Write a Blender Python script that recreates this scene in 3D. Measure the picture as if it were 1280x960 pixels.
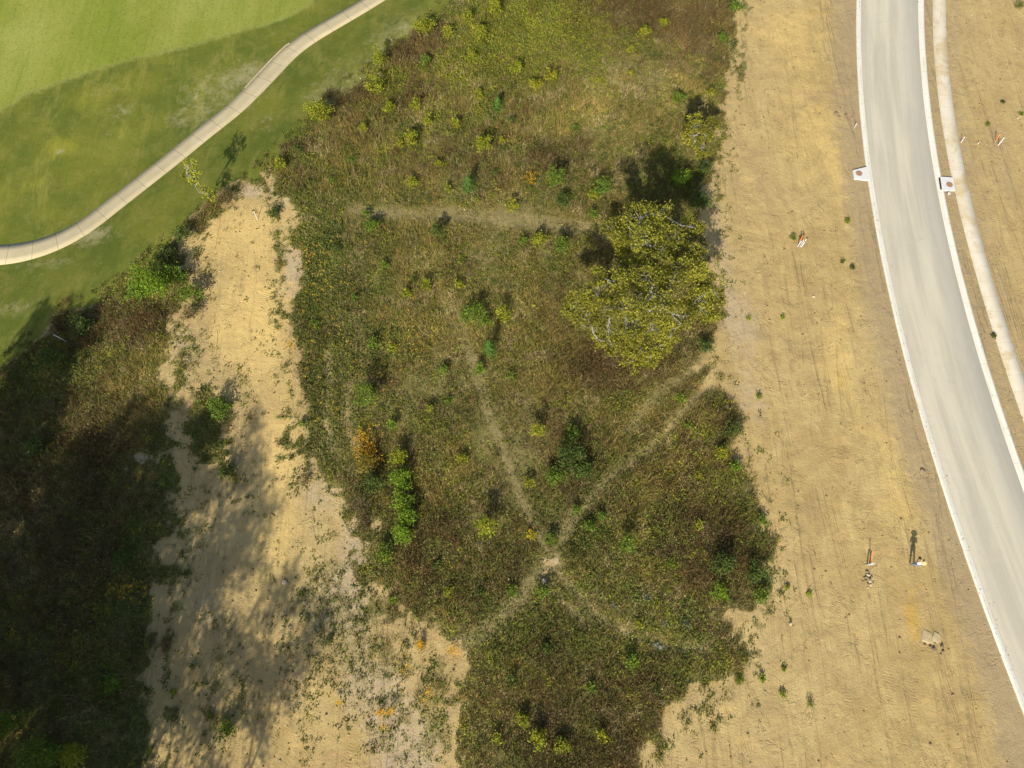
import bpy, math, random
import numpy as np
from mathutils import Vector

for o in list(bpy.data.objects): bpy.data.objects.remove(o, do_unlink=True)
S = bpy.context.scene
COL = S.collection
rad = math.radians
# ------------------------------------------------------------------ camera, sky, sun, exposure
H = 58.0
TILT = rad(20)
F = 880.0            # focal length in pixels of the 1280 px wide photograph
cam_d = bpy.data.cameras.new('camera'); cam = bpy.data.objects.new('camera', cam_d); COL.objects.link(cam)
cam.location = (0, 0, H); cam.rotation_euler = (TILT, 0, 0)
cam_d.sensor_width = 36; cam_d.lens = F/1280*36; cam_d.clip_start = 0.5; cam_d.clip_end = 6000
S.camera = cam
SUN_EL, SHADOW_AZ = rad(34), rad(15)          # shadows fall towards +Y, a little to +X
W = bpy.data.worlds.new('World'); S.world = W; W.use_nodes = True
wn = W.node_tree
bg = wn.nodes['Background']; sky = wn.nodes.new('ShaderNodeTexSky'); sky.sky_type = 'NISHITA'
sky.sun_disc = False; sky.sun_elevation = SUN_EL
sky.sun_rotation = math.pi + SHADOW_AZ; sky.air_density = 1.0; sky.dust_density = 1.5
wn.links.new(sky.outputs[0], bg.inputs[0]); bg.inputs[1].default_value = 0.10
sd_ = bpy.data.lights.new('sun', 'SUN'); sun = bpy.data.objects.new('sun', sd_); COL.objects.link(sun)
sd_.energy = 4.4; sd_.angle = rad(0.55); sd_.color = (1.0, 0.93, 0.80)
sdir = Vector((math.sin(SHADOW_AZ)*math.cos(SUN_EL), math.cos(SHADOW_AZ)*math.cos(SUN_EL), -math.sin(SUN_EL)))
sun.rotation_euler = sdir.to_track_quat('-Z', 'Y').to_euler(); sun.location = (-20, -60, 60)
S.view_settings.view_transform = 'Standard'; S.view_settings.look = 'None'
S.view_settings.gamma = 1; S.view_settings.use_curve_mapping = False
S.view_settings.exposure = 0.50
S.cycles.max_bounces = 5; S.cycles.diffuse_bounces = 3; S.cycles.transparent_max_bounces = 4

RNG = np.random.default_rng(7)
rnd = random.Random(11)

# ------------------------------------------------------------------ noise and field helpers
def _hash(ix, iy, s):
    h = (ix.astype(np.int64)*374761393 + iy.astype(np.int64)*668265263 + s*974634777) & 0x7fffffff
    h = ((h ^ (h >> 13))*1274126177) & 0x7fffffff
    return ((h ^ (h >> 16)) & 0xffff)/65535.0
def vnoise(x, y, s=0):
    ix, iy = np.floor(x), np.floor(y); fx, fy = x-ix, y-iy
    fx = fx*fx*(3-2*fx); fy = fy*fy*(3-2*fy)
    a, b = _hash(ix, iy, s), _hash(ix+1, iy, s); c, d = _hash(ix, iy+1, s), _hash(ix+1, iy+1, s)
    return (a+(b-a)*fx)*(1-fy) + (c+(d-c)*fx)*fy
def fbm(x, y, scale, s=0, o=3):
    x = np.asarray(x, float)/scale; y = np.asarray(y, float)/scale; r = 0; a = .5; t = 0
    for k in range(o):
        r = r + a*vnoise(x*(1+.03*k)+13.7*k, y+7.1*k, s+k*17); t += a; a *= .5; x = x*2.03; y = y*2.03
    return r/t*2-1
def sstep(a, b, x):
    t = np.clip((x-a)/(b-a), 0, 1); return t*t*(3-2*t)

def elev(x, y):
    x = np.asarray(x, float); y = np.asarray(y, float)
    d = -(x+45.5)*.745 + (y-23.8)*.667
    z = -2.3*sstep(-3, 12, d) + .35*fbm(x, y, 30, 91, 2)*sstep(2, 14, d)
    m = sstep(22, 14, x)
    z = z + m*(.35*fbm(x, y, 11, 5, 3)+.25) * sstep(4, -4, d)
    return z
def ray(px, py):
    cx, cy, cz = px-640.0, 480.0-py, F
    return np.array([cx, cy*math.cos(TILT)+cz*math.sin(TILT), -(cz*math.cos(TILT)-cy*math.sin(TILT))])
def at(px, py, h=0.0):
    """world point at height h above the ground seen at photo pixel px,py"""
    r = ray(px, py); z = 0.0
    for _ in range(7):
        t = (H-z-h)/(-r[2]); x, y = r[0]*t, r[1]*t; z = float(elev(x, y))
    return x, y, z+h
def mpp(px, py):       # metres per photo pixel at the ground there
    return H/(-ray(px, py)[2])
def wpoly(pts): return np.array([at(*p)[:2] for p in pts])
def poly_sd(P, x, y):
    """signed distance to polygon, positive inside"""
    x = np.asarray(x, float); y = np.asarray(y, float)
    best = np.full(x.shape, 1e18); inside = np.zeros(x.shape, bool); n = len(P)
    for i in range(n):
        ax, ay = P[i]; bx, by = P[(i+1) % n]; ex, ey = bx-ax, by-ay
        L2 = ex*ex+ey*ey+1e-12
        t = np.clip(((x-ax)*ex+(y-ay)*ey)/L2, 0, 1)
        best = np.minimum(best, (x-ax-t*ex)**2+(y-ay-t*ey)**2)
        if ay != by:
            c = ((ay > y) != (by > y)) & (x < (bx-ax)*(y-ay)/(by-ay)+ax); inside ^= c
    d = np.sqrt(best); return np.where(inside, d, -d)
def line_d(P, x, y):
    best = np.full(np.shape(x), 1e18)
    for i in range(len(P)-1):
        ax, ay = P[i]; ex, ey = P[i+1]-P[i]; L2 = ex*ex+ey*ey+1e-12
        t = np.clip(((x-ax)*ex+(y-ay)*ey)/L2, 0, 1); best = np.minimum(best, (x-ax-t*ex)**2+(y-ay-t*ey)**2)
    return np.sqrt(best)
def blobs(rows, x, y):
    r = np.zeros(np.shape(x))
    for (px, py, rx, ry, w) in rows:
        m = mpp(px, py); cx, cy, _ = at(px, py)
        q = ((x-cx)/(rx*m))**2+((y-cy)/(ry*m))**2
        r = r + w*np.exp(-q*1.1)
    return r

# ------------------------------------------------------------------ the zones, traced on the ground
SCRUB = wpoly([(590,-120),(575,-60),(555,0),(535,20),(488,54),(464,84),(431,104),(387,144),(353,175),(322,207),(335,235),(350,262),(350,300),(356,350),(350,400),(360,450),(366,500),(362,560),(378,600),(430,635),(447,680),(445,730),(475,765),(525,805),(562,838),(548,870),(556,910),(562,960),(565,1080),(780,1080),(805,955),(840,915),(870,880),(905,855),(930,832),(925,795),(945,770),(968,740),(962,680),(950,620),(935,570),(922,520),(902,490),(885,460),(888,430),(897,400),(903,370),(893,330),(888,300),(893,230),(905,170),(917,140),(925,80),(928,0),(932,-120)])
LEFT = wpoly([(-60,470),(0,447),(34,421),(67,385),(114,371),(161,341),(188,316),(248,262),(269,242),(300,222),(316,228),(290,250),(258,272),(236,300),(250,345),(245,375),(222,400),(212,440),(215,480),(225,540),(235,600),(228,650),(212,700),(208,760),(203,830),(205,900),(200,960),(190,1150),(-350,1150),(-350,560)])
PATCH = wpoly([(222,480),(250,462),(300,475),(308,520),(302,570),(304,625),(280,632),(262,605),(240,615),(215,560)])
DIRTL = wpoly([(300,232),(330,225),(352,262),(356,300),(362,350),(356,400),(368,450),(372,500),(366,560),(382,600),(435,640),(450,680),(450,730),(480,765),(530,805),(565,838),(552,870),(560,910),(566,960),(570,1150),(185,1150),(198,960),(200,830),(206,700),(220,560),(208,440),(216,400),(240,370),(230,300),(250,272)])
FAIR = wpoly([(-200,185),(-60,158),(0,140),(35,118),(74,104),(120,88),(175,72),(230,60),(285,44),(330,32),(363,20),(385,8),(400,-10),(420,-60),(300,-160),(-400,-160),(-400,150)])
TRACKS = [
 ([(440,262),(500,268),(560,271),(620,276),(690,284),(760,294)], .55, 2.0),
 ([(520,262),(600,266),(680,274),(755,283)], .4, 1.6),
 ([(535,340),(556,390),(582,440),(602,500),(625,560),(645,610),(668,660),(690,705)], .22, .8),
 ([(553,362),(575,400),(600,470),(618,530),(640,590),(652,625)], .22, .9),
 ([(892,440),(876,455),(850,475),(823,492),(800,520),(785,540)], .5, 2.0),
 ([(905,450),(880,485),(847,525),(820,555),(800,572),(760,600),(715,650),(690,700)], .42, 1.7),
 ([(690,700),(650,745),(620,780),(590,800),(560,815)], .7, 1.4),
 ([(690,700),(715,735),(745,770),(790,795),(845,808),(880,812)], .4, 1.5),
 ([(700,752),(718,768),(736,786)], .3, 2.0),
 ([(440,480),(432,505),(437,530),(445,560)], .4, 2.2),
 ([(410,445),(412,480),(405,520),(415,560)], .35, 1.8),
]
TRK = [(wpoly(p), w, s) for p, w, s in TRACKS]
BARE = [(180,575,26,16,-3.2),(160,590,14,10,-2.5),(688,702,20,10,-2.0),(395,262,26,14,-1.7),(440,290,14,18,-1.6),(372,350,14,45,-1.1),(420,250,30,10,-1.0),
 (613,800,16,12,-2.2),(560,805,26,18,-1.8),(590,880,14,22,-1.3),(938,545,10,20,-1.6),(955,640,10,18,-1.2),(925,770,22,12,-2.0),(905,480,14,14,-1.4),(465,625,18,20,-1.6),
 (470,660,10,20,-1.6),(455,600,10,10,-1.2),(400,590,16,24,-1.3),(385,520,8,30,-.8),(365,275,16,18,-1.2),(225,500,14,18,-.9),(280,540,12,22,-.6),(258,585,12,14,-.8),
 (430,560,10,16,-1.2),(560,660,8,10,-.3)]
SPARSE = [(320,300,20,40,.5),(225,530,30,70,1.3),(300,600,20,40,1.1),(330,540,16,40,.6),(350,620,20,40,.7),(900,880,40,30,.9),(850,925,30,20,.9),(930,815,24,20,.9),(970,720,12,40,.8),(948,590,14,50,.7),(560,900,30,60,1.4),(260,800,50,80,.7),(250,650,25,40,1.2),(200,430,22,20,1.5),(240,480,20,30,1.6),(385,740,30,50,1.1),(440,790,60,60,1.7),(370,860,26,70,.9),(545,850,20,30,1.8),(950,600,14,80,.6),(350,240,20,14,1.5),(905,430,14,50,.6),(860,900,30,16,.6),(395,800,60,90,1.9),(470,830,60,60,1.75),(480,900,50,60,1.5),(530,850,30,40,1.2),(280,880,26,60,1.2),(230,450,22,40,1.3),(270,500,40,30,1.0),(245,430,20,30,1.1),(300,860,24,40,.9),
 (545,930,24,40,1.6),(420,700,28,60,1.1),(385,900,18,60,1.2),(925,540,10,60,.5),(900,480,25,25,.9),(900,300,8,120,.5),(972,700,8,60,.5),(935,825,22,12,.8),(500,960,40,30,1.0),(890,890,30,20,.7),
 (215,400,10,30,1.0),(225,720,14,60,1.0),(900,140,14,60,.4)]

def veg_sd(x, y):
    d = np.maximum(np.maximum(poly_sd(SCRUB, x, y), poly_sd(LEFT, x, y)), poly_sd(PATCH, x, y)-.2)
    return d
def veg_density(x, y, d=None):
    if d is None: d = veg_sd(x, y)
    q = np.clip(d, -2.6, 2.6)+blobs(BARE, x, y)
    n = fbm(x, y, 1.7, 21, 3); n2 = fbm(x, y, .45, 33, 2); n3 = fbm(x, y, .8, 37, 3)
    for P, w, s in TRK:
        q = q - .95*s*np.exp(-(line_d(P, x, y)/(w*.7))**2)*np.clip(.45+1.5*n3+.8*n2, 0, 1.4)
    q = q-1.3*sstep(2.4, .0, d)*(d > 0)*np.clip(.6+fbm(x, y, 5, 71, 2)*2, 0, 1)
    den = sstep(-.5, 1.1, q+1.9*n+1.5*n2)
    bs = blobs(SPARSE, x, y); sp = .47*sstep(.12, .8, bs)*sstep(-.1, 1.3, bs*.62+1.7*n3+1.2*n2-.25)*sstep(-14, -2, d)
    edge = np.exp(-np.abs(d+.3)/1.0)*sstep(-.1, .9, 1.6*n3+1.4*n2+.15)*.55
    return np.maximum(den, np.where(d < .5, np.maximum(sp, edge*(d < 0)), 0))

# ------------------------------------------------------------------ materials
class NT:
    def __init__(s, m): s.t = m.node_tree; s.n = s.t.nodes
    def node(s, k, **kw):
        n = s.n.new(k)
        for a, b in kw.items(): setattr(n, a, b)
        return n
    def link(s, a, b): s.t.links.new(a, b)
    def val(s, sock, v):
        if hasattr(v, 'is_linked') or isinstance(v, bpy.types.NodeSocket): s.link(v, sock)
        else: sock.default_value = v
    def attr(s, name): return s.node('ShaderNodeAttribute', attribute_name=name).outputs['Fac']
    def math(s, op, a, b=0.0, clamp=False):
        n = s.node('ShaderNodeMath', operation=op, use_clamp=clamp); s.val(n.inputs[0], a); s.val(n.inputs[1], b); return n.outputs[0]
    def noise(s, vec, scale, detail=4, rough=.6, dist=0.0):
        n = s.node('ShaderNodeTexNoise'); s.link(vec, n.inputs['Vector'])
        n.inputs['Scale'].default_value = scale; n.inputs['Detail'].default_value = detail
        n.inputs['Roughness'].default_value = rough; n.inputs['Distortion'].default_value = dist
        return n.outputs['Fac']
    def ramp(s, f, lo, hi):
        n = s.node('ShaderNodeMapRange', interpolation_type='SMOOTHSTEP'); s.val(n.inputs['Value'], f)
        n.inputs['From Min'].default_value = lo; n.inputs['From Max'].default_value = hi; return n.outputs['Result']
    def mix(s, f, a, b, mode='MIX'):
        n = s.node('ShaderNodeMix', data_type='RGBA', blend_type=mode); s.val(n.inputs[0], f)
        for k, v in ((6, a), (7, b)):
            if isinstance(v, tuple): n.inputs[k].default_value = v+(1,)
            else: s.link(v, n.inputs[k])
        return n.outputs[2]
    def scale(s, vec, sc, rot=0.0):
        n = s.node('ShaderNodeMapping'); s.link(vec, n.inputs['Vector']); n.inputs['Scale'].default_value = sc
        n.inputs['Rotation'].default_value = (0, 0, rot); return n.outputs[0]
def mat(name, color=(.5,.5,.5), rough=.8, spec=.3):
    m = bpy.data.materials.new(name); m.use_nodes = True
    b = m.node_tree.nodes['Principled BSDF']; b.inputs['Base Color'].default_value = tuple(color)+(1,)
    b.inputs['Roughness'].default_value = rough; b.inputs['Specular IOR Level'].default_value = spec
    return m
def mottled(name, c1, c2, scale=6, rough=.85, bump=.0, spec=.25):
    m = mat(name, c1, rough, spec); t = NT(m); pos = t.node('ShaderNodeTexCoord').outputs['Object']
    n = t.noise(pos, scale, 5, .65); b = t.n['Principled BSDF']
    t.link(t.mix(t.ramp(n, .35, .65), c1, c2), b.inputs['Base Color'])
    if bump:
        bp = t.node('ShaderNodeBump'); bp.inputs['Strength'].default_value = .6; bp.inputs['Distance'].default_value = bump
        t.link(t.noise(pos, scale*4, 4), bp.inputs['Height']); t.link(bp.outputs[0], b.inputs['Normal'])
    return m
def leaf_mat(name, transl=.3, rough=.6):
    m = mat(name, (.1,.1,.1), rough, .18); t = NT(m); b = t.n['Principled BSDF']
    a = t.node('ShaderNodeAttribute', attribute_name='Col').outputs['Color']; t.link(a, b.inputs['Base Color'])
    tr = t.node('ShaderNodeBsdfTranslucent'); t.link(a, tr.inputs[0])
    mx = t.node('ShaderNodeMixShader'); mx.inputs[0].default_value = transl
    out = t.n['Material Output']; t.link(b.outputs[0], mx.inputs[1]); t.link(tr.outputs[0], mx.inputs[2]); t.link(mx.outputs[0], out.inputs[0])
    return m
M_LEAF = leaf_mat('leaves'); M_TUFT = leaf_mat('tufts', .3, .8)
M_BARK = mottled('bark', (.34,.32,.29), (.19,.17,.15), 5, .9, .02)
M_STEM = mottled('woody_stem', (.16,.12,.08), (.24,.19,.13), 8)

def ground_mat():
    m = mat('ground_surface', (.4,.3,.2), .95, .1); t = NT(m); b = t.n['Principled BSDF']
    pos = t.node('ShaderNodeNewGeometry').outputs['Position']
    n_big = t.noise(pos, .07, 3, .5); n_mid = t.noise(pos, .35, 4, .6); n_s = t.noise(pos, 1.6, 5, .65); n_f = t.noise(pos, 7, 4, .7)
    track = t.noise(t.scale(pos, (1.6, .22, 1)), .8, 5, .62, .6)       # long scraper marks, run along the lot
    loops = t.noise(pos, .30, 6, .62, 3.2); big2 = t.noise(t.scale(pos, (1.3, .6, 1)), .22, 5, .62, 1.4)
    # dirt
    c = t.mix(t.ramp(n_mid, .3, .7), (.44,.318,.13), (.375,.267,.105))
    c = t.mix(t.math('MULTIPLY', t.ramp(n_big, .42, .62), .5), c, (.44,.33,.15))
    c = t.mix(t.math('MULTIPLY', t.ramp(track, .5, .7), .5), c, (.51,.39,.165))
    c = t.mix(t.math('MULTIPLY', t.ramp(loops, .52, .60), .45), c, (.345,.24,.105))
    c = t.mix(t.math('MULTIPLY', t.ramp(big2, .54, .62), .4), c, (.51,.39,.17))
    c = t.mix(t.math('MULTIPLY', t.ramp(big2, .46, .36), .4), c, (.35,.255,.125))
    rt = t.noise(t.scale(pos, (1.0, .07, 1), .10), 1.1, 5, .62, 1.0); rut = t.ramp(rt, .50, .66)
    rut = t.math('MULTIPLY', rut, t.ramp(t.noise(t.scale(pos, (1, .3, 1), .1), .25, 3, .6, .5), .42, .58))
    c = t.mix(t.math('MULTIPLY', rut, .32), c, (.33,.235,.115))
    lp2 = t.noise(pos, .38, 3, .5, 3.0)
    line = t.math('SUBTRACT', 1.0, t.ramp(t.math('ABSOLUTE', t.math('SUBTRACT', lp2, .5)), .0, .022))
    line = t.math('MULTIPLY', line, t.ramp(t.noise(pos, .5, 3, .6), .5, .62))
    c = t.mix(t.math('MULTIPLY', line, .45), c, (.28,.20,.10))
    yn = t.math('ADD', t.attr('yel'), t.math('MULTIPLY', t.math('SUBTRACT', t.noise(pos, .45, 6, .75, .8), .5), 2.6))
    c = t.mix(t.math('MULTIPLY', t.ramp(yn, .15, 1.3), .85), c, (.585,.42,.155))
    on = t.math('ADD', t.attr('ora'), t.math('MULTIPLY', t.math('SUBTRACT', t.noise(pos, .9, 6, .75, .5), .5), 2.6))
    c = t.mix(t.math('MULTIPLY', t.ramp(on, .45, 1.2), .7), c, (.46,.28,.055))
    gn = t.math('ADD', t.attr('gry'), t.math('MULTIPLY', t.math('SUBTRACT', n_s, .5), .9))
    c = t.mix(t.math('MULTIPLY', t.ramp(gn, .3, .8), .85), c, (.335,.255,.145))
    pn = t.math('ADD', t.attr('pal'), t.math('MULTIPLY', t.math('SUBTRACT', n_s, .5), 1.2))
    c = t.mix(t.math('MULTIPLY', t.ramp(pn, .3, .9), .8), c, (.44,.345,.215))
    c = t.mix(t.math('MULTIPLY', t.ramp(n_f, .55, .8), .3), c, (.28,.20,.10))
    c = t.mix(t.math('MULTIPLY', t.ramp(n_f, .45, .2), .3), c, (.56,.45,.24))
    spk = t.noise(pos, 16, 2, .5); c = t.mix(t.math('MULTIPLY', t.ramp(spk, .66, .74), .65), c, (.20,.135,.07))
    # thatch under the scrub
    thn = t.math('ADD', t.attr('veg'), t.math('MULTIPLY', t.math('SUBTRACT', n_f, .5), .8))
    thc = t.mix(t.ramp(n_s, .35, .65), (.145,.13,.042), (.22,.19,.07))
    thc = t.mix(t.math('MULTIPLY', t.ramp(t.attr('trk'), .2, .8), .8), thc, (.26,.215,.095))
    c = t.mix(t.ramp(thn, .30, .62), c, thc)
    # mown turf
    g = t.attr('golf')
    tn = t.noise(pos, .16, 4, .6); tn2 = t.noise(t.scale(pos, (1, .35, 1), -.75), .55, 5, .65)
    r = t.mix(t.ramp(tn, .35, .68), (.095,.12,.018), (.165,.17,.024))
    r = t.mix(t.math('MULTIPLY', t.ramp(tn2, .52, .72), .65), r, (.235,.225,.045))
    yl = t.math('ADD', t.attr('gyel'), t.math('MULTIPLY', t.math('SUBTRACT', tn2, .5), 1.0))
    r = t.mix(t.math('MULTIPLY', t.ramp(yl, .2, .9), .7), r, (.29,.27,.03))
    wr = t.math('ADD', t.attr('worn'), t.math('MULTIPLY', t.math('SUBTRACT', t.noise(pos, 1.1, 5, .72), .5), 2.0))
    r = t.mix(t.math('MULTIPLY', t.ramp(wr, .15, .9), .7), r, (.37,.32,.17))
    fw = t.mix(t.ramp(t.noise(t.scale(pos, (1, .3, 1), -1.1), .22, 5, .6, .4), .35, .68), (.19,.225,.03), (.265,.275,.055))
    fw = t.mix(t.math('MULTIPLY', t.ramp(t.noise(pos, .12, 3, .5), .5, .7), .5), fw, (.30,.31,.075))
    fw = t.mix(t.math('MULTIPLY', t.ramp(t.noise(t.scale(pos, (1, .12, 1), -1.05), .7, 4, .7, .3), .58, .74), .35), fw, (.13,.19,.02))
    fn = t.math('ADD', t.attr('fair'), t.math('MULTIPLY', t.math('SUBTRACT', n_s, .5), 1.6))
    edge = t.math('SUBTRACT', 1.0, t.ramp(t.math('ABSOLUTE', t.math('SUBTRACT', fn, .1)), .0, .55))
    r = t.mix(t.math('MULTIPLY', t.ramp(t.noise(pos, .45, 6, .75, .4), .46, .64), .55), r, (.20,.19,.04))
    fw = t.mix(t.math('MULTIPLY', t.ramp(t.noise(pos, .9, 6, .78, .3), .52, .72), .4), fw, (.32,.31,.10))
    gr = t.mix(t.ramp(fn, -.45, .45), r, fw)
    gr = t.mix(t.math('MULTIPLY', edge, .3), gr, (.27,.27,.09))
    gr = t.mix(t.math('MULTIPLY', t.ramp(t.noise(pos, 3.0, 6, .8), .48, .72), .55), gr, (.07,.09,.014))
    gr = t.mix(t.math('MULTIPLY', t.ramp(t.noise(t.scale(pos, (1, .1, 1), -1.0), 1.6, 3, .6, .3), .5, .68), .22), gr, (.12,.16,.018))
    gr = t.mix(t.math('MULTIPLY', t.ramp(t.noise(pos, 9, 3, .75), .55, .8), .3), gr, (.26,.27,.09))
    ge = t.math('ADD', g, t.math('MULTIPLY', t.math('SUBTRACT', n_s, .5), 1.4))
    c = t.mix(t.ramp(ge, -.2, .2), c, gr)
    t.link(c, b.inputs['Base Color'])
    hgt = t.math('ADD', t.math('MULTIPLY', loops, .07), t.math('MULTIPLY', n_s, .07))
    hgt = t.math('ADD', hgt, t.math('MULTIPLY', rut, -.07))
    hgt = t.math('ADD', hgt, t.math('MULTIPLY', n_f, .05)); hgt = t.math('ADD', hgt, t.math('MULTIPLY', spk, .02)); hgt = t.math('ADD', hgt, t.math('MULTIPLY', track, .12))
    hgt = t.math('ADD', hgt, t.math('MULTIPLY', line, -.035))
    wav = t.node('ShaderNodeTexWave'); t.link(t.scale(pos, (1, 1, 1), .25), wav.inputs['Vector']); wav.bands_direction = 'Y'
    wav.inputs['Scale'].default_value = 1.5; wav.inputs['Distortion'].default_value = 3.5; wav.inputs['Detail'].default_value = 3
    tread = t.math('MULTIPLY', wav.outputs['Fac'], t.math('MULTIPLY', t.ramp(t.noise(t.scale(pos, (1.2, .25, 1)), .6, 3, .6), .60, .70), .012))
    hgt = t.math('ADD', hgt, t.math('MULTIPLY', tread, t.math('SUBTRACT', 1.0, t.ramp(g, -.5, 0))))
    hgt = t.math('MULTIPLY', hgt, t.math('SUBTRACT', 1.0, t.math('MULTIPLY', t.ramp(g, -.3, .3), .6)))
    bp = t.node('ShaderNodeBump'); bp.inputs['Strength'].default_value = .85; bp.inputs['Distance'].default_value = 1.15
    t.link(hgt, bp.inputs['Height']); t.link(bp.outputs[0], b.inputs['Normal'])
    return m

def strip_mat(name, kind):
    """concrete strips; UV.x = metres across, UV.y = metres along"""
    m = mat(name, (.6,.57,.5), .85, .2); t = NT(m); b = t.n['Principled BSDF']
    uv = t.node('ShaderNodeUVMap', uv_map='UVMap').outputs[0]
    pos = t.node('ShaderNodeNewGeometry').outputs['Position']
    sep = t.node('ShaderNodeSeparateXYZ'); t.link(uv, sep.inputs[0]); U, V = sep.outputs[0], sep.outputs[1]
    def joints(step, w):
        f = t.math('FRACT', t.math('DIVIDE', V, step)); a = t.math('ABSOLUTE', t.math('SUBTRACT', f, .5))
        return t.ramp(a, .5-w/step, .5-w/step*.4)
    if kind == 'road':
        st = t.noise(t.scale(uv, (2.2, .035, 1)), 1.0, 6, .65, .25); st2 = t.noise(t.scale(uv, (.7, .06, 1)), 1.0, 4, .55, .2)
        pt = t.noise(pos, .22, 4, .6, .6); fine = t.noise(pos, 9, 3, .7)
        c = t.mix(t.ramp(st2, .38, .62), (.43,.39,.30), (.53,.48,.36))
        c = t.mix(t.math('MULTIPLY', t.ramp(st, .45, .7), .45), c, (.555,.51,.39))
        # tyre-polished middle paler, gutters greyer
        mid = t.math('ABSOLUTE', t.math('SUBTRACT', U, 2.8)); c = t.mix(t.math('MULTIPLY', t.ramp(mid, 1.4, 3.0), .6), c, (.36,.34,.285))
        c = t.mix(t.math('MULTIPLY', t.ramp(pt, .58, .74), .5), c, (.52,.46,.33))
        stn = t.noise(t.scale(uv, (1.2, .35, 1)), .8, 5, .7, 1.2); c = t.mix(t.math('MULTIPLY', t.ramp(stn, .62, .74), .5), c, (.54,.475,.345))
        c = t.mix(t.math('MULTIPLY', t.ramp(fine, .35, .8), .2), c, (.36,.34,.29))
        scr = t.noise(t.scale(uv, (1.0, .9, 1)), .55, 6, .72, 1.8); c = t.mix(t.math('MULTIPLY', t.ramp(scr, .56, .70), .35), c, (.37,.345,.29))
        tl = t.noise(t.scale(uv, (14, .06, 1)), 1.0, 3, .6, .3); c = t.mix(t.math('MULTIPLY', t.ramp(tl, .58, .70), .3), c, (.57,.53,.44))
        sc2 = t.noise(t.scale(uv, (1, .25, 1), .5), 1.2, 3, .6, 2.5); ln = t.math('SUBTRACT', 1.0, t.ramp(t.math('ABSOLUTE', t.math('SUBTRACT', sc2, .5)), .0, .012)); c = t.mix(t.math('MULTIPLY', ln, .22), c, (.60,.55,.45))
        wash = t.math('ADD', t.ramp(mid, 1.9, 3.4), t.math('MULTIPLY', t.math('SUBTRACT', t.noise(t.scale(uv, (1, .3, 1)), 1.0, 5, .7), .5), 2.4)); c = t.mix(t.math('MULTIPLY', t.ramp(wash, .95, 1.5), .55), c, (.47,.38,.24))
    elif kind == 'cart':
        c = t.mix(t.ramp(t.noise(pos, .8, 5, .6), .3, .7), (.48,.40,.235), (.54,.455,.28))
        tone = t.math('FLOOR', t.math('DIVIDE', V, 2.45)); wn_ = t.node('ShaderNodeTexWhiteNoise', noise_dimensions='1D'); t.link(tone, wn_.inputs['W'])
        c = t.mix(t.math('MULTIPLY', wn_.outputs['Value'], .3), c, (.43,.355,.21))
        ed = t.ramp(t.math('ABSOLUTE', U), .75, 1.3); c = t.mix(t.math('MULTIPLY', ed, .35), c, (.36,.31,.18))
        c = t.mix(t.math('MULTIPLY', joints(2.45, .05), .55), c, (.19,.155,.09))
    elif kind == 'walk':
        c = t.mix(t.ramp(t.noise(pos, .5, 5, .6), .35, .65), (.59,.515,.37), (.66,.60,.47))
        dn = t.noise(t.scale(uv, (.5, .3, 1)), .8, 5, .65, .8); c = t.mix(t.math('MULTIPLY', t.ramp(dn, .5, .66), .75), c, (.50,.385,.20))
        c = t.mix(t.math('MULTIPLY', joints(1.55, .03), .4), c, (.38,.31,.19))
    else:
        c = t.mix(t.ramp(t.noise(t.scale(uv, (2, .2, 1)), 1.0, 5, .6), .35, .65), (.64,.61,.50), (.70,.675,.58))
        dn = t.noise(t.scale(uv, (3, .25, 1)), .7, 5, .7, .4); c = t.mix(t.math('MULTIPLY', t.ramp(dn, .55, .68), .6), c, (.50,.41,.25))
        c = t.mix(t.math('MULTIPLY', joints(3.0, .03), .5), c, (.36,.32,.24))
    t.link(c, b.inputs['Base Color'])
    bp = t.node('ShaderNodeBump'); bp.inputs['Strength'].default_value = .4; bp.inputs['Distance'].default_value = .02
    t.link(t.noise(pos, 12, 4, .6), bp.inputs['Height']); t.link(bp.outputs[0], b.inputs['Normal'])
    return m

# ------------------------------------------------------------------ object helpers
def link(o, parent=None):
    COL.objects.link(o)
    if parent is not None: o.parent = parent
    return o
def tag(o, label=None, cat=None, group=None, kind=None):
    if label: o['label'] = label
    if cat: o['category'] = cat
    if group: o['group'] = group
    if kind: o['kind'] = kind
    return o
def empty(name, loc, label, cat, group=None, rz=0):
    o = bpy.data.objects.new(name, None); o.empty_display_size = .2; link(o); o.location = loc; o.rotation_euler = (0, 0, rz)
    return tag(o, label, cat, group)
def mesh_np(name, V, sizes, mats, parent=None, cols=None, idx=None, smooth=False):
    """faces use consecutive vertices unless idx (flat loop indices) is given"""
    me = bpy.data.meshes.new(name); nv = len(V); sizes = np.asarray(sizes, np.int32)
    if idx is None: idx = np.arange(int(sizes.sum()), dtype=np.int32)
    me.vertices.add(nv); me.loops.add(len(idx)); me.polygons.add(len(sizes))
    me.vertices.foreach_set('co', np.ascontiguousarray(V, np.float32).ravel())
    me.loops.foreach_set('vertex_index', np.asarray(idx, np.int32))
    st = np.zeros(len(sizes), np.int32); st[1:] = np.cumsum(sizes)[:-1]
    me.polygons.foreach_set('loop_start', st)
    if smooth: me.polygons.foreach_set('use_smooth', np.ones(len(sizes), bool))
    me.update(calc_edges=True)
    if cols is not None:
        a = me.color_attributes.new('Col', 'FLOAT_COLOR', 'POINT')
        c4 = np.ones((nv, 4), np.float32); c4[:, :3] = cols; a.data.foreach_set('color', c4.ravel())
    for mm in (mats if isinstance(mats, (list, tuple)) else [mats]): me.materials.append(mm)
    o = bpy.data.objects.new(name, me); link(o, parent); return o
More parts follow.
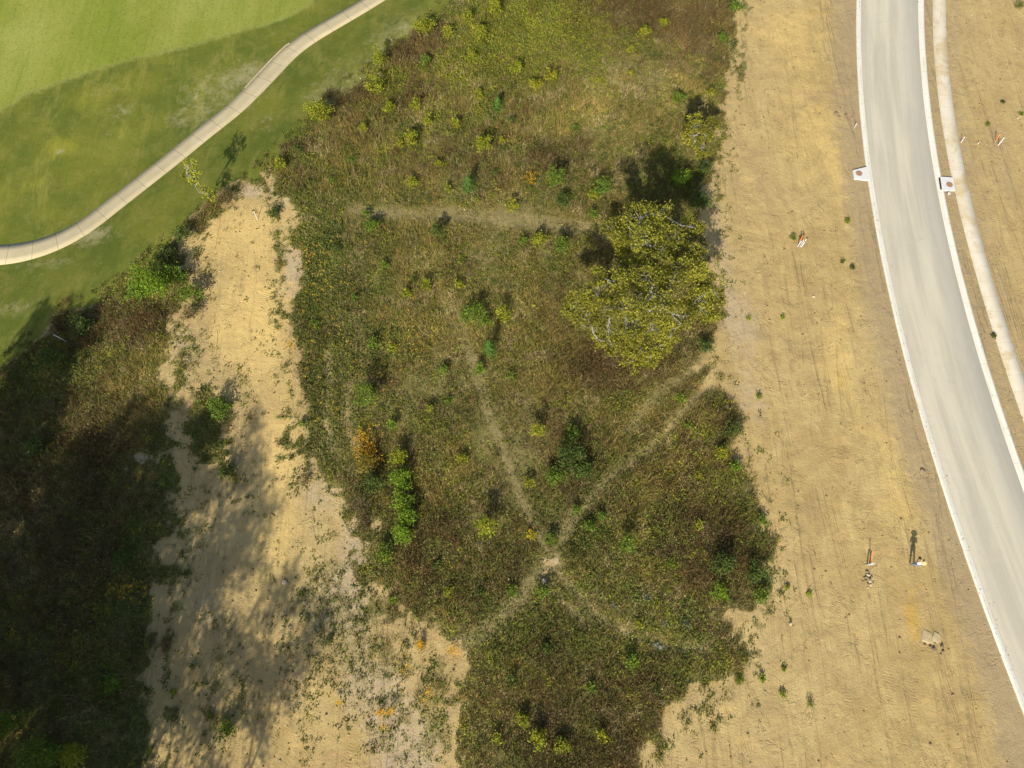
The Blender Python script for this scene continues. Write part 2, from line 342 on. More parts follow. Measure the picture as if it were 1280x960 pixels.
class MB:
    def __init__(s): s.v = []; s.f = []
    def add(s, vs, fs):
        k = len(s.v); s.v += [tuple(v) for v in vs]; s.f += [tuple(i+k for i in f) for f in fs]; return s
    def tube(s, pts, radii, n=6, cap=True):
        pts = [Vector(p) for p in pts]; vs = []; fs = []
        for i, p in enumerate(pts):
            d = (pts[min(i+1, len(pts)-1)]-pts[max(i-1, 0)]).normalized()
            a = d.cross(Vector((0, 0, 1)) if abs(d.z) < .9 else Vector((1, 0, 0))).normalized(); b_ = d.cross(a)
            for k in range(n):
                t_ = 2*math.pi*k/n; vs.append(p+(a*math.cos(t_)+b_*math.sin(t_))*radii[i])
        for i in range(len(pts)-1):
            for k in range(n): fs.append((i*n+k, i*n+(k+1) % n, (i+1)*n+(k+1) % n, (i+1)*n+k))
        if cap: fs.append(tuple(range(n-1, -1, -1))); fs.append(tuple(range((len(pts)-1)*n, len(pts)*n)))
        return s.add(vs, fs)
    def prism(s, poly, z0, z1):
        n = len(poly); vs = [(x, y, z0) for x, y in poly]+[(x, y, z1) for x, y in poly]
        fs = [tuple(range(n-1, -1, -1)), tuple(range(n, 2*n))]+[(i, (i+1) % n, n+(i+1) % n, n+i) for i in range(n)]
        return s.add(vs, fs)
    def rock(s, c, r, seed, flat=.7):
        q = random.Random(seed); vs = []; fs = []; n = 7; m = 4
        for i in range(m+1):
            ph = math.pi*i/m
            for k in range(n):
                t_ = 2*math.pi*k/n; rr = r*(.75+.5*q.random())
                vs.append((c[0]+rr*math.sin(ph)*math.cos(t_), c[1]+rr*math.sin(ph)*math.sin(t_), c[2]+rr*flat*math.cos(ph)))
        for i in range(m):
            for k in range(n): fs.append((i*n+k, (i+1)*n+k, (i+1)*n+(k+1) % n, i*n+(k+1) % n))
        return s.add(vs, fs)
    def lathe(s, prof, n=20, c=(0, 0, 0)):
        vs = []; fs = []
        for r, z in prof:
            for k in range(n): t_ = 2*math.pi*k/n; vs.append((c[0]+r*math.cos(t_), c[1]+r*math.sin(t_), c[2]+z))
        for i in range(len(prof)-1):
            for k in range(n): fs.append((i*n+k, i*n+(k+1) % n, (i+1)*n+(k+1) % n, (i+1)*n+k))
        return s.add(vs, fs)
    def build(s, name, m, parent=None, smooth=False):
        me = bpy.data.meshes.new(name); me.from_pydata(s.v, [], s.f); me.materials.append(m)
        if smooth:
            for p in me.polygons: p.use_smooth = True
        o = bpy.data.objects.new(name, me); return link(o, parent)

# ------------------------------------------------------------------ ground: one sheet out to the horizon
def axis(a, b, step, far):
    mid = np.arange(a, b+1e-6, step); e = []; d = step
    x = b
    while x < far: d *= 1.25; x += d; e.append(x)
    l = []; d = step; x = a
    while x > -far: d *= 1.25; x -= d; l.append(x)
    return np.array(l[::-1]+list(mid)+e)
gx = axis(-60, 60, .25, 2500); gy = axis(-14, 74, .25, 2500)
GX, GY = np.meshgrid(gx, gy); X, Y = GX.ravel(), GY.ravel()
def golf_sd(x, y):
    d0 = -(x+45.5)*.745+(y-23.8)*.667
    d = -np.maximum(np.maximum(poly_sd(SCRUB, x, y), poly_sd(LEFT, x, y)), poly_sd(DIRTL, x, y))
    return np.where(d0 > -16, np.where(x > .25*(y-60)-2, -5, np.minimum(d, 5)), -5.0)
vsd = veg_sd(X, Y); VEG = veg_density(X, Y, vsd)
GOLF = golf_sd(X, Y); GOLF = GOLF+1.1*(poly_sd(DIRTL, X, Y) < -1.2)*(GOLF > -1.6)
VEG = np.where(GOLF > .6, 0, VEG)
YEL = blobs([(985,40,50,70,.9),(1010,160,45,80,.7),(1050,230,22,80,.55),(960,250,50,80,.3),(1045,400,28,70,.6),(1050,480,25,60,.8),(1100,540,40,60,.45),(1130,600,40,60,.4),(1120,650,30,60,.5),(300,290,60,45,1.4),(330,400,40,90,1.3),(345,600,30,120,1.4),(350,700,34,60,.8),(280,400,50,60,.7),(240,920,60,40,.4),(1270,200,30,30,.2),(1065,170,14,60,.5),(1170,330,6,60,.3),(1210,330,10,90,.7),(1255,500,10,60,.8),(1157,30,6,60,.7),(1170,160,6,60,.7),(900,900,40,50,.4),(1200,900,40,80,.35),(1000,760,60,60,.2)], X, Y)
ORA = blobs([(1140,780,12,32,1.15),(1150,730,25,50,.6),(1052,470,14,40,.7),(1020,15,22,14,.6),(1042,50,10,60,.3),(1045,200,12,40,.35),(1053,420,14,30,.4),(305,315,30,10,.3),(335,330,30,14,.3),(1220,350,6,90,.4),(1260,470,6,40,.6)], X, Y)
kx = [at(1071,0)[:2], at(1074,125)[:2], at(1087,240)[:2], at(1115,384)[:2], at(1161,559)[:2], at(1210,706)[:2], at(1280,897)[:2]]
klx = np.interp(Y, [p[1] for p in kx][::-1], [p[0] for p in kx][::-1])
GRY = .75*sstep(5.2, 1.0, klx-X)*sstep(-20, -5, -np.abs(klx-X)) + .45*sstep(klx+12, klx+14, X)*fbm(X, Y, 6, 77)
GRY = GRY*(X > 15)
PAL = blobs([(930,400,35,60,.7),(940,500,30,60,.6),(900,300,14,120,.6),(985,680,16,80,.4),(420,760,60,60,.8),(470,860,60,50,.8),(510,950,60,60,.9),(400,620,40,30,.7),(380,240,60,20,.8),(370,330,20,60,.9),(170,580,40,30,1),(230,440,20,50,.7),(700,700,40,20,.8),(610,790,30,20,.8),(260,760,50,80,.5),(440,680,20,50,.7),(940,820,60,20,.5),(830,490,40,40,.7),(310,240,20,12,.7),(690,285,100,12,.8),(1190,600,30,40,.2)], X, Y)
TRKA = np.zeros_like(X)
for P, w, s in TRK: TRKA = np.maximum(TRKA, np.exp(-(line_d(P, X, Y)/(w*1.2))**2))
CARTL = wpoly([(-60,318),(0,320),(34,315),(65,306),(96,291),(123,272),(147,252),(172,233),(196,214),(223,193),(248,172),(273,152),(296,135),(316,114),(338,92),(358,69),(376,54),(405,36),(430,22),(467,0),(500,-22)])
WORN = blobs([(270,110,50,40,.55),(320,90,30,25,.6),(235,150,40,25,.4),(100,300,50,14,.5),(120,290,26,14,.55),(440,100,40,50,.4),(400,120,30,30,.4),(330,150,30,20,.3),(510,30,40,30,.5),(20,385,40,14,.5),(60,330,60,14,.35),(130,110,20,12,.45),(150,140,30,12,.4),(75,190,6,4,1.1),(480,60,30,30,.4),(140,15,10,5,.5),(260,40,90,10,.2)], X, Y)
GYEL = blobs([(80,185,34,22,.8),(100,130,40,25,.5),(150,110,60,20,.4),(40,230,20,20,.4),(205,75,30,14,.4),(170,160,40,40,.3),(430,80,60,60,.15)], X, Y)
FAIRA = np.clip(poly_sd(FAIR, X, Y), -4, 4)
Z = elev(X, Y)
near = (np.abs(X) < 62) & (Y > -16) & (Y < 76)
Zr = .055*fbm(X, Y, 1.1, 41, 3)+.08*fbm(X, Y*.35, 2.0, 43, 2)
scarp = -0.5*np.exp(-(np.clip(poly_sd(DIRTL, X, Y), -8, 8)-1.5)**2/6.0)
dirtm = np.where(GOLF > 0, .15, 1.0)*sstep(.0, 3.0, klx-X)
inroad = (X > klx-.3) & (X < klx+14)
Z = Z + np.where(near & ~inroad, Zr*dirtm, 0)
ny, nx = GX.shape
i0 = (np.arange(ny-1)[:, None]*nx+np.arange(nx-1)[None, :]).ravel()
idx = np.stack([i0, i0+1, i0+nx+1, i0+nx], 1).ravel()
g_ob = mesh_np('ground', np.stack([X, Y, Z], 1), np.full(len(i0), 4), ground_mat(), idx=idx, smooth=True)
for nm, A in (('veg', VEG), ('golf', np.clip(GOLF, -5, 5)), ('yel', YEL), ('ora', ORA), ('gry', GRY), ('pal', PAL), ('trk', TRKA), ('worn', WORN), ('gyel', GYEL), ('fair', FAIRA)):
    a = g_ob.data.attributes.new(nm, 'FLOAT', 'POINT'); a.data.foreach_set('value', A.astype(np.float32))
tag(g_ob, 'graded tan dirt, rough scrub soil and mown turf in one ground sheet', kind='structure')
from bisect import bisect
def gz(x, y):
    i = min(max(int(np.searchsorted(gx, x))-1, 0), nx-2); j = min(max(int(np.searchsorted(gy, y))-1, 0), ny-2)
    fx = (x-gx[i])/(gx[i+1]-gx[i]); fy = (y-gy[j])/(gy[j+1]-gy[j]); q = Z.reshape(ny, nx)
    return float((q[j, i]*(1-fx)+q[j, i+1]*fx)*(1-fy)+(q[j+1, i]*(1-fx)+q[j+1, i+1]*fx)*fy)
def gzv(x, y):
    i = np.clip(np.searchsorted(gx, x)-1, 0, nx-2); j = np.clip(np.searchsorted(gy, y)-1, 0, ny-2)
    fx = (x-gx[i])/(gx[i+1]-gx[i]); fy = (y-gy[j])/(gy[j+1]-gy[j]); q = Z.reshape(ny, nx)
    return (q[j, i]*(1-fx)+q[j, i+1]*fx)*(1-fy)+(q[j+1, i]*(1-fx)+q[j+1, i+1]*fx)*fy
def spot(px, py, h=0.0):
    x, y, _ = at(px, py, h); return x, y, gz(x, y)

# ------------------------------------------------------------------ road, kerbs, pavement, cart path
def fitcurve(pix, deg, y0, y1, step=.8):
    """x as polynomial of y through traced points, straight beyond them"""
    P = wpoly(pix); c = np.polyfit(P[:, 1], P[:, 0], deg); dc = np.polyder(c)
    lo, hi = P[:, 1].min()-2, P[:, 1].max()+2; ys = np.arange(y0, y1, step); yc = np.clip(ys, lo, hi)
    xs = np.polyval(c, yc)+np.polyval(dc, yc)*(ys-yc); return np.stack([xs, ys], 1)
def offset(P, d):
    T = np.gradient(P, axis=0); T /= np.linalg.norm(T, axis=1)[:, None]
    return P+np.stack([T[:, 1], -T[:, 0]], 1)*d
def sweep(name, P, prof, m, zfun=None, label=None):
    """prof: (offset to the right, z) points"""
    T = np.gradient(P, axis=0); T /= np.linalg.norm(T, axis=1)[:, None]; N = np.stack([T[:, 1], -T[:, 0]], 1)
    s = np.concatenate([[0], np.cumsum(np.linalg.norm(np.diff(P, axis=0), axis=1))]); k = len(prof); V = []; UV = []
    for i in range(len(P)):
        for (o_, z_) in prof:
            p = P[i]+N[i]*o_; base = zfun(p[0], p[1]) if zfun else 0.0; V.append((p[0], p[1], base+z_)); UV.append((o_, s[i]))
    idx = []
    for i in range(len(P)-1):
        for j in range(k-1): idx += [i*k+j, i*k+j+1, (i+1)*k+j+1, (i+1)*k+j]
    o = mesh_np(name, np.array(V), np.full(len(idx)//4, 4), m, idx=idx)
    uvl = o.data.uv_layers.new(name='UVMap'); uvl.data.foreach_set('uv', np.array([UV[i] for i in idx], np.float32).ravel())
    return tag(o, label, kind='structure')
RL = fitcurve([(1071,0),(1070,60),(1070,75),(1074,125),(1080,188),(1087,240),(1102,321),(1115,384),(1135.5,472),(1161,559),(1185,631),(1210,706),(1247.5,806),(1280,897)], 4, -120, 260)
RRi = fitcurve([(1145.5,0),(1147,50),(1151,112),(1156,150),(1169,220),(1171,240),(1187.5,321),(1206,384),(1233,475),(1262,559),(1280,602)], 4, -120, 260)
roadw = 6.75
M_KERB = strip_mat('kerb_concrete', 'kerb'); M_ROAD = strip_mat('road_concrete', 'road')
M_WALK = strip_mat('sidewalk_concrete', 'walk'); M_CART = strip_mat('cart_path_concrete', 'cart')
# distance between kerbs, smoothed from the tracing
ii = np.array([np.argmin(np.abs(RRi[:, 1]-y)) for y in RL[:, 1]])
T_ = np.gradient(RL, axis=0); T_ /= np.linalg.norm(T_, axis=1)[:, None]
sel = (RL[:, 1] > 10) & (RL[:, 1] < 66)
roadw = float(np.mean((RRi[ii][sel, 0]-RL[sel, 0])*T_[sel, 1]))-.5
print('road width', roadw)
KB = .5
sweep('road', RL, [(KB-.02, .02)]+[(KB+roadw*k/6, .035+.03*math.sin(math.pi*k/6)) for k in range(7)]+[(KB+roadw+.02, .02)], M_ROAD, label='dusty pale concrete road curving down the right side')
sweep('kerb', RL, [(0, -.08), (0, .10), (.16, .105), (.24, .085), (KB-.03, .06), (KB, .045), (KB, -.05)], M_KERB, label='white concrete kerb on the left edge of the road')
kr = offset(RL, KB+roadw)
sweep('kerb', kr, [(0, -.05), (0, .045), (.04, .05), (.34, .07), (.42, .10), (.60, .10), (.60, -.08)], M_KERB, label='white concrete kerb on the right edge of the road')
WL = fitcurve([(1166,0),(1167.5,75),(1174,120),(1184,195),(1192.5,239),(1211,307),(1236,398),(1258,465),(1280,529)], 3, -120, 260)
WR = fitcurve([(1180,0),(1182,50),(1187.5,100),(1195,155),(1209,239),(1229.6,314),(1256,408),(1280,468)], 3, -120, 260)
sweep('sidewalk', WL, [(0, -.05), (0, .05), (.7, .06), (1.38, .05), (1.38, -.05)], M_WALK, label='narrow cream concrete sidewalk right of the road')
# the cart path
def resample(P, step):
    d = np.concatenate([[0], np.cumsum(np.linalg.norm(np.diff(P, axis=0), axis=1))]); s = np.arange(0, d[-1], step)
    return np.stack([np.interp(s, d, P[:, 0]), np.interp(s, d, P[:, 1])], 1)
cp = resample(CARTL, .6)
for _ in range(10): cp[1:-1] = (cp[:-2]+2*cp[1:-1]+cp[2:])/4
T0 = cp[0]-cp[1]; T1 = cp[-1]-cp[-2]
cp = np.concatenate([[cp[0]+T0*k for k in range(40, 0, -1)], cp, [cp[-1]+T1*k for k in range(1, 60)]])
sweep('cart_path', cp, [(-1.15, -.1), (-1.15, .045), (-.4, .055), (.4, .055), (1.15, .045), (1.15, -.1)], M_CART, zfun=lambda x, y: float(elev(x, y)), label='curving concrete cart path across the mown turf')
ek = resample(wpoly([(306,111),(318,98),(329,86),(340,74.5),(349,65.5),(357,58),(363,54)]), .4)
sweep('kerb', ek, [(-.10, -.05), (-.10, .10), (.02, .10), (.02, -.05)], M_CART, zfun=lambda x, y: float(elev(x, y)), label='short raised concrete edging beside the bend of the cart path')

# ------------------------------------------------------------------ vegetation
def unit(v): return v/np.maximum(np.linalg.norm(v, axis=-1, keepdims=True), 1e-9)
def blades(P, D, L, Wd, rng):
    """one tapering blade each: a triangle"""
    s = unit(np.cross(D, rng.normal(size=D.shape)))*Wd[:, None]*.5
    return np.stack([P-s, P+s, P+D*L[:, None]], 1).reshape(-1, 3)
def leaves(P, N, S_, rng, asp=.62):
    u = unit(np.cross(N, rng.normal(size=N.shape))); v = np.cross(N, u)
    a = u*S_[:, None]; b_ = v*S_[:, None]*asp
    return np.stack([P-a, P-b_*1.0+a*.1, P+a, P+b_+a*.1], 1).reshape(-1, 3)
def jit(c, n, rng, amt=.25):
    c = np.asarray(c, float)
    if c.ndim == 1: c = np.repeat(c[None], n, 0)
    k = np.exp(rng.normal(size=(n, 1))*amt); return np.clip(c*k*(1+rng.normal(size=(n, 3))*amt*.25), .004, .9)

BIAS = {
 'yg': [(690,30,75,50,4.2),(610,50,60,45,1.6),(560,120,120,60,.45),(650,90,60,30,.9),(500,100,40,30,.3),(900,640,50,60,.6),(700,790,60,40,.4),(830,640,60,70,.3)],
 'brown': [(510,70,26,24,1.6),(545,50,26,20,1.2),(430,118,32,12,1.4),(365,185,26,12,1.0),(165,405,44,24,1.6),(780,18,110,34,2.6),(880,60,40,50,.7),(745,455,45,30,2.0),(790,450,40,20,1.0),(560,690,60,60,.7),(860,640,80,90,.5),(900,700,50,50,.8),(700,900,140,60,.7),(690,580,60,60,.4),(80,650,120,160,.8),(770,480,60,25,.8),(460,560,22,20,.8),(70,400,50,30,.9),(910,540,20,30,1.0),(640,210,60,30,.4),(760,190,60,50,.3),(215,395,20,25,.6)],
 'green': [(400,330,40,90,1.2),(400,480,45,110,1.3),(235,560,60,60,1.5),(60,480,60,40,.9),(640,770,80,50,.7),(830,800,90,30,1.0),(210,300,25,50,1.6),(560,280,60,30,.3),(200,700,40,120,.8),(640,350,60,40,.2),(470,430,40,40,.5),(700,640,90,40,.5),(860,230,40,60,.8),(380,250,40,30,.6),(890,250,20,60,.8)],
 'dry': [(760,120,110,60,1.1),(600,400,90,120,.8),(640,560,60,110,.6),(620,275,150,16,2.2),(180,480,50,50,2.2),(700,400,60,60,.7),(600,180,60,40,.3),(620,640,50,50,.5),(830,500,60,50,.5)],
}
C_DRY = [(.33,.25,.08), (.265,.225,.058), (.21,.19,.042), (.37,.295,.13)]
C_GRN = [(.105,.135,.022), (.14,.16,.028), (.13,.135,.03), (.08,.105,.02)]
C_BRN = [(.145,.098,.038), (.19,.125,.048), (.11,.085,.034), (.22,.16,.07)]
C_YG = [(.225,.235,.02), (.18,.21,.02), (.26,.25,.025), (.145,.18,.02)]
def scrub_cover():
    rng = np.random.default_rng(3)
    sp = .235
    xs = np.arange(-68, 24, sp); ys = np.arange(-20, 82, sp)
    x, y = [a.ravel() for a in np.meshgrid(xs, ys)]
    x = x+rng.uniform(-.5, .5, x.size)*sp; y = y+rng.uniform(-.5, .5, y.size)*sp
    d = veg_sd(x, y); keep = d > -14; x, y, d = x[keep], y[keep], d[keep]
    keep = golf_sd(x, y) < .55; x, y, d = x[keep], y[keep], d[keep]
    # far outside the picture the cover thins out
    den = veg_density(x, y, d); keep = rng.random(x.size) < den*1.0-.02; x, y, d, den = x[keep], y[keep], d[keep], den[keep]
    n = x.size; z = gzv(x, y)
    tr = np.zeros(n)
    for P, w, s in TRK: tr = np.maximum(tr, np.exp(-(line_d(P, x, y)/(w*1.3))**2))
    wts = np.stack([
        .95+blobs(BIAS['dry'], x, y)*1.2+.9*fbm(x, y, 2.4, 101)+1.3*tr,
        .62+blobs(BIAS['green'], x, y)*1.2+1.0*fbm(x, y, 2.0, 131)+.7*(den < .8)*(tr < .3),
        .50+blobs(BIAS['brown'], x, y)*1.5+1.0*fbm(x, y, 2.8, 161),
        .40+blobs(BIAS['yg'], x, y)*1.2+.9*fbm(x, y, 1.6, 191)+.5*fbm(x, y, 8, 195)], 1)
    wts = np.clip(wts, .03, None)**2.5; wts /= wts.sum(1, keepdims=True)
    typ = (rng.random(n)[:, None] > np.cumsum(wts, 1)).sum(1).clip(0, 3)
    hf = (.60+.4*fbm(x, y, 7.0, 251, 2)+.5*fbm(x, y, 3.0, 211)+.25*fbm(x, y, .9, 231))*(1-.75*tr)*np.clip(den, .26, 1)
    hf = hf*(1+.35*(blobs(BIAS['brown'], x, y)).clip(0, 1.2)); hf = np.clip(hf, .12, 1.5)
    print('clumps', n)
    groups = {'tall_grass': [], 'weed_cover': []}
    specs = [ # type, palette, blades, blade length, width, leaves, leaf size
        (0, C_DRY, 11, .62, .035, 1, .05), (1, C_GRN, 4, .45, .03, 11, .068), (2, C_BRN, 10, .75, .032, 5, .055), (3, C_YG, 4, .6, .03, 10, .062)]
    for ty, pal, nb, bl, bw, nl, ls in specs:
        m = typ == ty; cx, cy, cz, ch = x[m], y[m], z[m], hf[m]; k = cx.size
        if not k: continue
        pi_ = np.clip((fbm(cx, cy, 1.3, 401+ty)*.9+.5)*4+rng.normal(size=k)*.7, 0, 3.99).astype(int)
        pc = np.array(pal)[pi_]; pc = pc*np.exp(rng.normal(size=(k, 1))*.13+.42*fbm(cx, cy, 4.5, 411, 3)[:, None]+.13)
        # blades
        ci = np.repeat(np.arange(k), nb); N_ = ci.size
        base = np.stack([cx[ci], cy[ci], cz[ci]-.02], 1); base[:, :2] += rng.normal(size=(N_, 2))*.10
        th = rng.uniform(0, 2*np.pi, N_); le = np.abs(rng.normal(size=N_))*.45+.28
        D = np.stack([np.cos(th)*np.sin(le)+.10, np.sin(th)*np.sin(le)+.12, np.cos(le)], 1); D = unit(D)
        L = bl*ch[ci]*rng.uniform(.6, 1.35, N_)*1.25; Wd = bw*rng.uniform(.7, 1.5, N_)
        cb = pc[ci] if ty in (0, 2) else np.where(rng.random((N_, 1)) < .5, pc[ci], np.array(C_DRY)[rng.integers(0, 4, N_)])
        V = blades(base, D, L, Wd, rng); C = np.repeat(jit(cb, N_, rng, .16), 3, 0)
        groups['tall_grass'].append((V, np.full(N_, 3), C))
        # leaves
        ci = np.repeat(np.arange(k), nl); N_ = ci.size
        c = np.stack([cx[ci], cy[ci], cz[ci]], 1); c[:, :2] += rng.normal(size=(N_, 2))*.15
        c[:, 2] += ch[ci]*bl*rng.uniform(.15, 1.1, N_)
        Nn = unit(rng.normal(size=(N_, 3))*.75+np.array([0, -.1, .9])); S_ = ls*rng.uniform(.6, 1.5, N_)
        V = leaves(c, Nn, S_, rng); C = np.repeat(jit(pc[ci], N_, rng, .18), 4, 0)
        groups['weed_cover'].append((V, np.full(N_, 4), C))
    for nm, g in groups.items():
        V = np.concatenate([q[0] for q in g]); sz = np.concatenate([q[1] for q in g]); C = np.concatenate([q[2] for q in g])
        o = mesh_np(nm, V, sz, M_TUFT, cols=C)
        tag(o, 'tan and olive unmown grass covering the scrub field' if nm == 'tall_grass' else 'low leafy weeds mixed through the scrub field grass', 'grass' if nm == 'tall_grass' else 'weeds', kind='stuff')
        print(nm, len(sz))
scrub_cover()

def flowers():
    rng = np.random.default_rng(9)
    rows = [(462,572,11,9,150),(455,560,12,14,70),(458,545,14,8,25),(526,805,4,7,40),(567,813,5,6,36),(535,868,5,9,22),(488,888,5,5,26),(424,878,4,4,14),(476,890,4,5,18),(163,735,26,12,60),(400,340,40,60,60),(410,430,40,80,60),(365,433,8,5,20),(505,430,25,40,16),(481,906,5,5,8),(505,840,10,20,14),(18,790,10,8,8),(664,668,5,6,14),(663,225,7,7,40),(560,420,60,60,20),(385,330,8,14,14),(450,540,16,12,20),(490,468,20,20,10)]
    P = []
    for px, py, rx, ry, n in rows:
        for _ in range(n):
            a, b_ = rng.normal(size=2)*.6; x, y, z = spot(px+a*rx, py+b_*ry); P.append((x, y, z+rng.uniform(.35, .75)))
    P = np.repeat(np.array(P), 5, 0); n = len(P); P = P+rng.normal(size=(n, 3))*np.array([.07, .07, .05])
    V = leaves(P, unit(rng.normal(size=(n, 3))*.4+np.array([0, -.2, 1])), rng.uniform(.022, .05, n), rng, .9)
    c = np.array([(.62,.36,.02), (.60,.27,.015), (.66,.46,.03)])[rng.integers(0, 3, n)]
    o = mesh_np('wildflowers', V, np.full(n, 4), M_TUFT, cols=np.repeat(jit(c, n, rng, .15), 4, 0))
    tag(o, 'scattered small yellow and orange wildflowers in the scrub', 'flowers', kind='stuff')
flowers()

def stones():
    rng = np.random.default_rng(5); n = 34000
    x = rng.uniform(-40, 62, n); y = rng.uniform(-14, 74, n)
    cl = fbm(x, y, 3, 301); keep = (veg_density(x, y) < .3) & (golf_sd(x, y) < -.5) & (rng.random(n) < .35+.7*cl+.6*(x < 0))
    kl = np.interp(y, [p[1] for p in kx][::-1], [p[0] for p in kx][::-1]); kl2 = np.interp(y, RL[:, 1], RL[:, 0])
    keep &= ~((x > kl2-.15) & (x < kl2+8.4)); wl = np.interp(y, WL[:, 1], WL[:, 0]); keep &= ~((x > wl-.2) & (x < wl+1.8))
    x, y = x[keep], y[keep]; n = x.size; z = gzv(x, y); r = .018+.10*rng.random(n)**9
    ang = rng.uniform(0, 6.28, n); base = np.array([[1,0,0],[0,1,0],[-1,0,0],[0,-1,0],[0,0,1],[0,0,-1]], float)
    V = base[None]*(.7+.6*rng.random((n, 6, 1))); ca, sa = np.cos(ang)[:, None], np.sin(ang)[:, None]
    V = np.stack([V[..., 0]*ca-V[..., 1]*sa, V[..., 0]*sa+V[..., 1]*ca, V[..., 2]*.7], -1)*r[:, None, None]+np.stack([x, y, z+r*.3], 1)[:, None]
    fc = np.array([[0,1,4],[1,2,4],[2,3,4],[3,0,4],[1,0,5],[2,1,5],[3,2,5],[0,3,5]])
    idx = (fc[None]+np.arange(n)[:, None, None]*6).ravel()
    c = np.array([(.36,.26,.13), (.27,.19,.10), (.58,.52,.42), (.42,.30,.14)])[rng.choice(4, n, p=[.45,.3,.08,.17])]
    o = mesh_np('gravel', V.reshape(-1, 3), np.full(n*8, 3), M_TUFT, cols=np.repeat(jit(c, n, rng, .2), 6, 0), idx=idx)
    tag(o, 'small stones and dirt clods strewn over the graded earth', 'stones', kind='stuff'); print('stones', n)
    # grit washed over the kerbs
    n = 2600; yy = rng.uniform(-14, 74, n); cxr = np.interp(yy, RL[:, 1], RL[:, 0]); side = rng.choice([0.0, 8.0], n); off = np.abs(rng.normal(size=n))*.55
    x = cxr+np.where(side < 1, -.1+off, 7.75-off*.8+(rng.random(n) < .35)*1.1); y = yy; r = .014+.035*rng.random(n)**6
    V = base[None]*r[:, None, None]*(.7+.6*rng.random((n, 6, 1)))+np.stack([x, y, np.full(n, .105)], 1)[:, None]
    mm = (off < .45) | (side > 1); V[~mm, :, 2] -= .05
    idx = (fc[None]+np.arange(n)[:, None, None]*6).ravel(); c = np.array([(.33,.24,.13), (.24,.17,.09), (.42,.32,.18)])[rng.integers(0, 3, n)]
    o = mesh_np('grit', V.reshape(-1, 3), np.full(n*8, 3), M_TUFT, cols=np.repeat(jit(c, n, rng, .2), 6, 0), idx=idx)
    tag(o, 'brown grit scattered over the kerbs and road edges', 'stones', kind='stuff')
    # specks of tiny seedlings on bare soil
    n = 5200; x = rng.uniform(-40, 32, n); y = rng.uniform(-12, 70, n); d = veg_sd(x, y); dd = veg_density(x, y, d)
    kl2 = np.interp(y, RL[:, 1], RL[:, 0])
    keep = (dd < .4) & (golf_sd(x, y) < -.3) & (rng.random(n) < np.exp(d/1.6)+.012+.25*(x < 0)) & (x < kl2-.3); x, y = x[keep], y[keep]; n = x.size
    k = 7; ci = np.repeat(np.arange(n), k); N_ = ci.size; P = np.stack([x[ci], y[ci], gzv(x, y)[ci]+rng.uniform(.02, .12, N_)], 1); P[:, :2] += rng.normal(size=(N_, 2))*.07
    V = leaves(P, unit(rng.normal(size=(N_, 3))*.5+np.array([0, 0, 1])), rng.uniform(.025, .06, N_), rng)
    pc = np.array(C_GRN+C_BRN[:2])[rng.integers(0, 6, n)][ci]
    o = mesh_np('seedlings', V, np.full(N_, 4), M_TUFT, cols=np.repeat(jit(pc, N_, rng, .25), 4, 0))
    tag(o, 'tiny green and brown seedlings dotted over bare soil', 'weeds', kind='stuff')
stones()

# ---- single shrubs and saplings
PAL_K = {'yg': [(.26,.27,.018),(.20,.24,.018),(.31,.29,.024)], 'gr': [(.10,.17,.02),(.13,.20,.02),(.17,.22,.022)], 'dk': [(.06,.10,.018),(.085,.12,.02),(.11,.135,.028)],
 'bg': [(.12,.22,.015),(.16,.25,.018),(.20,.27,.02)], 'con': [(.07,.16,.025),(.09,.19,.028),(.13,.23,.035)], 'yl': [(.38,.34,.02),(.30,.29,.02),(.23,.24,.02)],
 'or': [(.24,.18,.03),(.30,.20,.02),(.15,.16,.03)], 'br': [(.15,.10,.045),(.11,.085,.04),(.13,.12,.035)], 'sv': [(.36,.40,.34),(.30,.34,.28),(.42,.45,.38)], 'oak': [(.20,.19,.022),(.155,.155,.018),(.25,.215,.03)]}
TALL = {(612,433): 2.9, (457,493): 3.1, (607,659): 2.7, (785,681): 2.7, (673,537): 2.4, (585,228): 2.4, (696,222): 2.5, (399,138): 2.7, (629,391): 2.2, (751,233): 2.1, (622,128): 1.8, (605,180): 2.2, (703,306): 2.1, (530,30): 2.4, (473,72): 2.2, (468,107): 2.2, (491,532): 1.2, (547,289): 1.8}
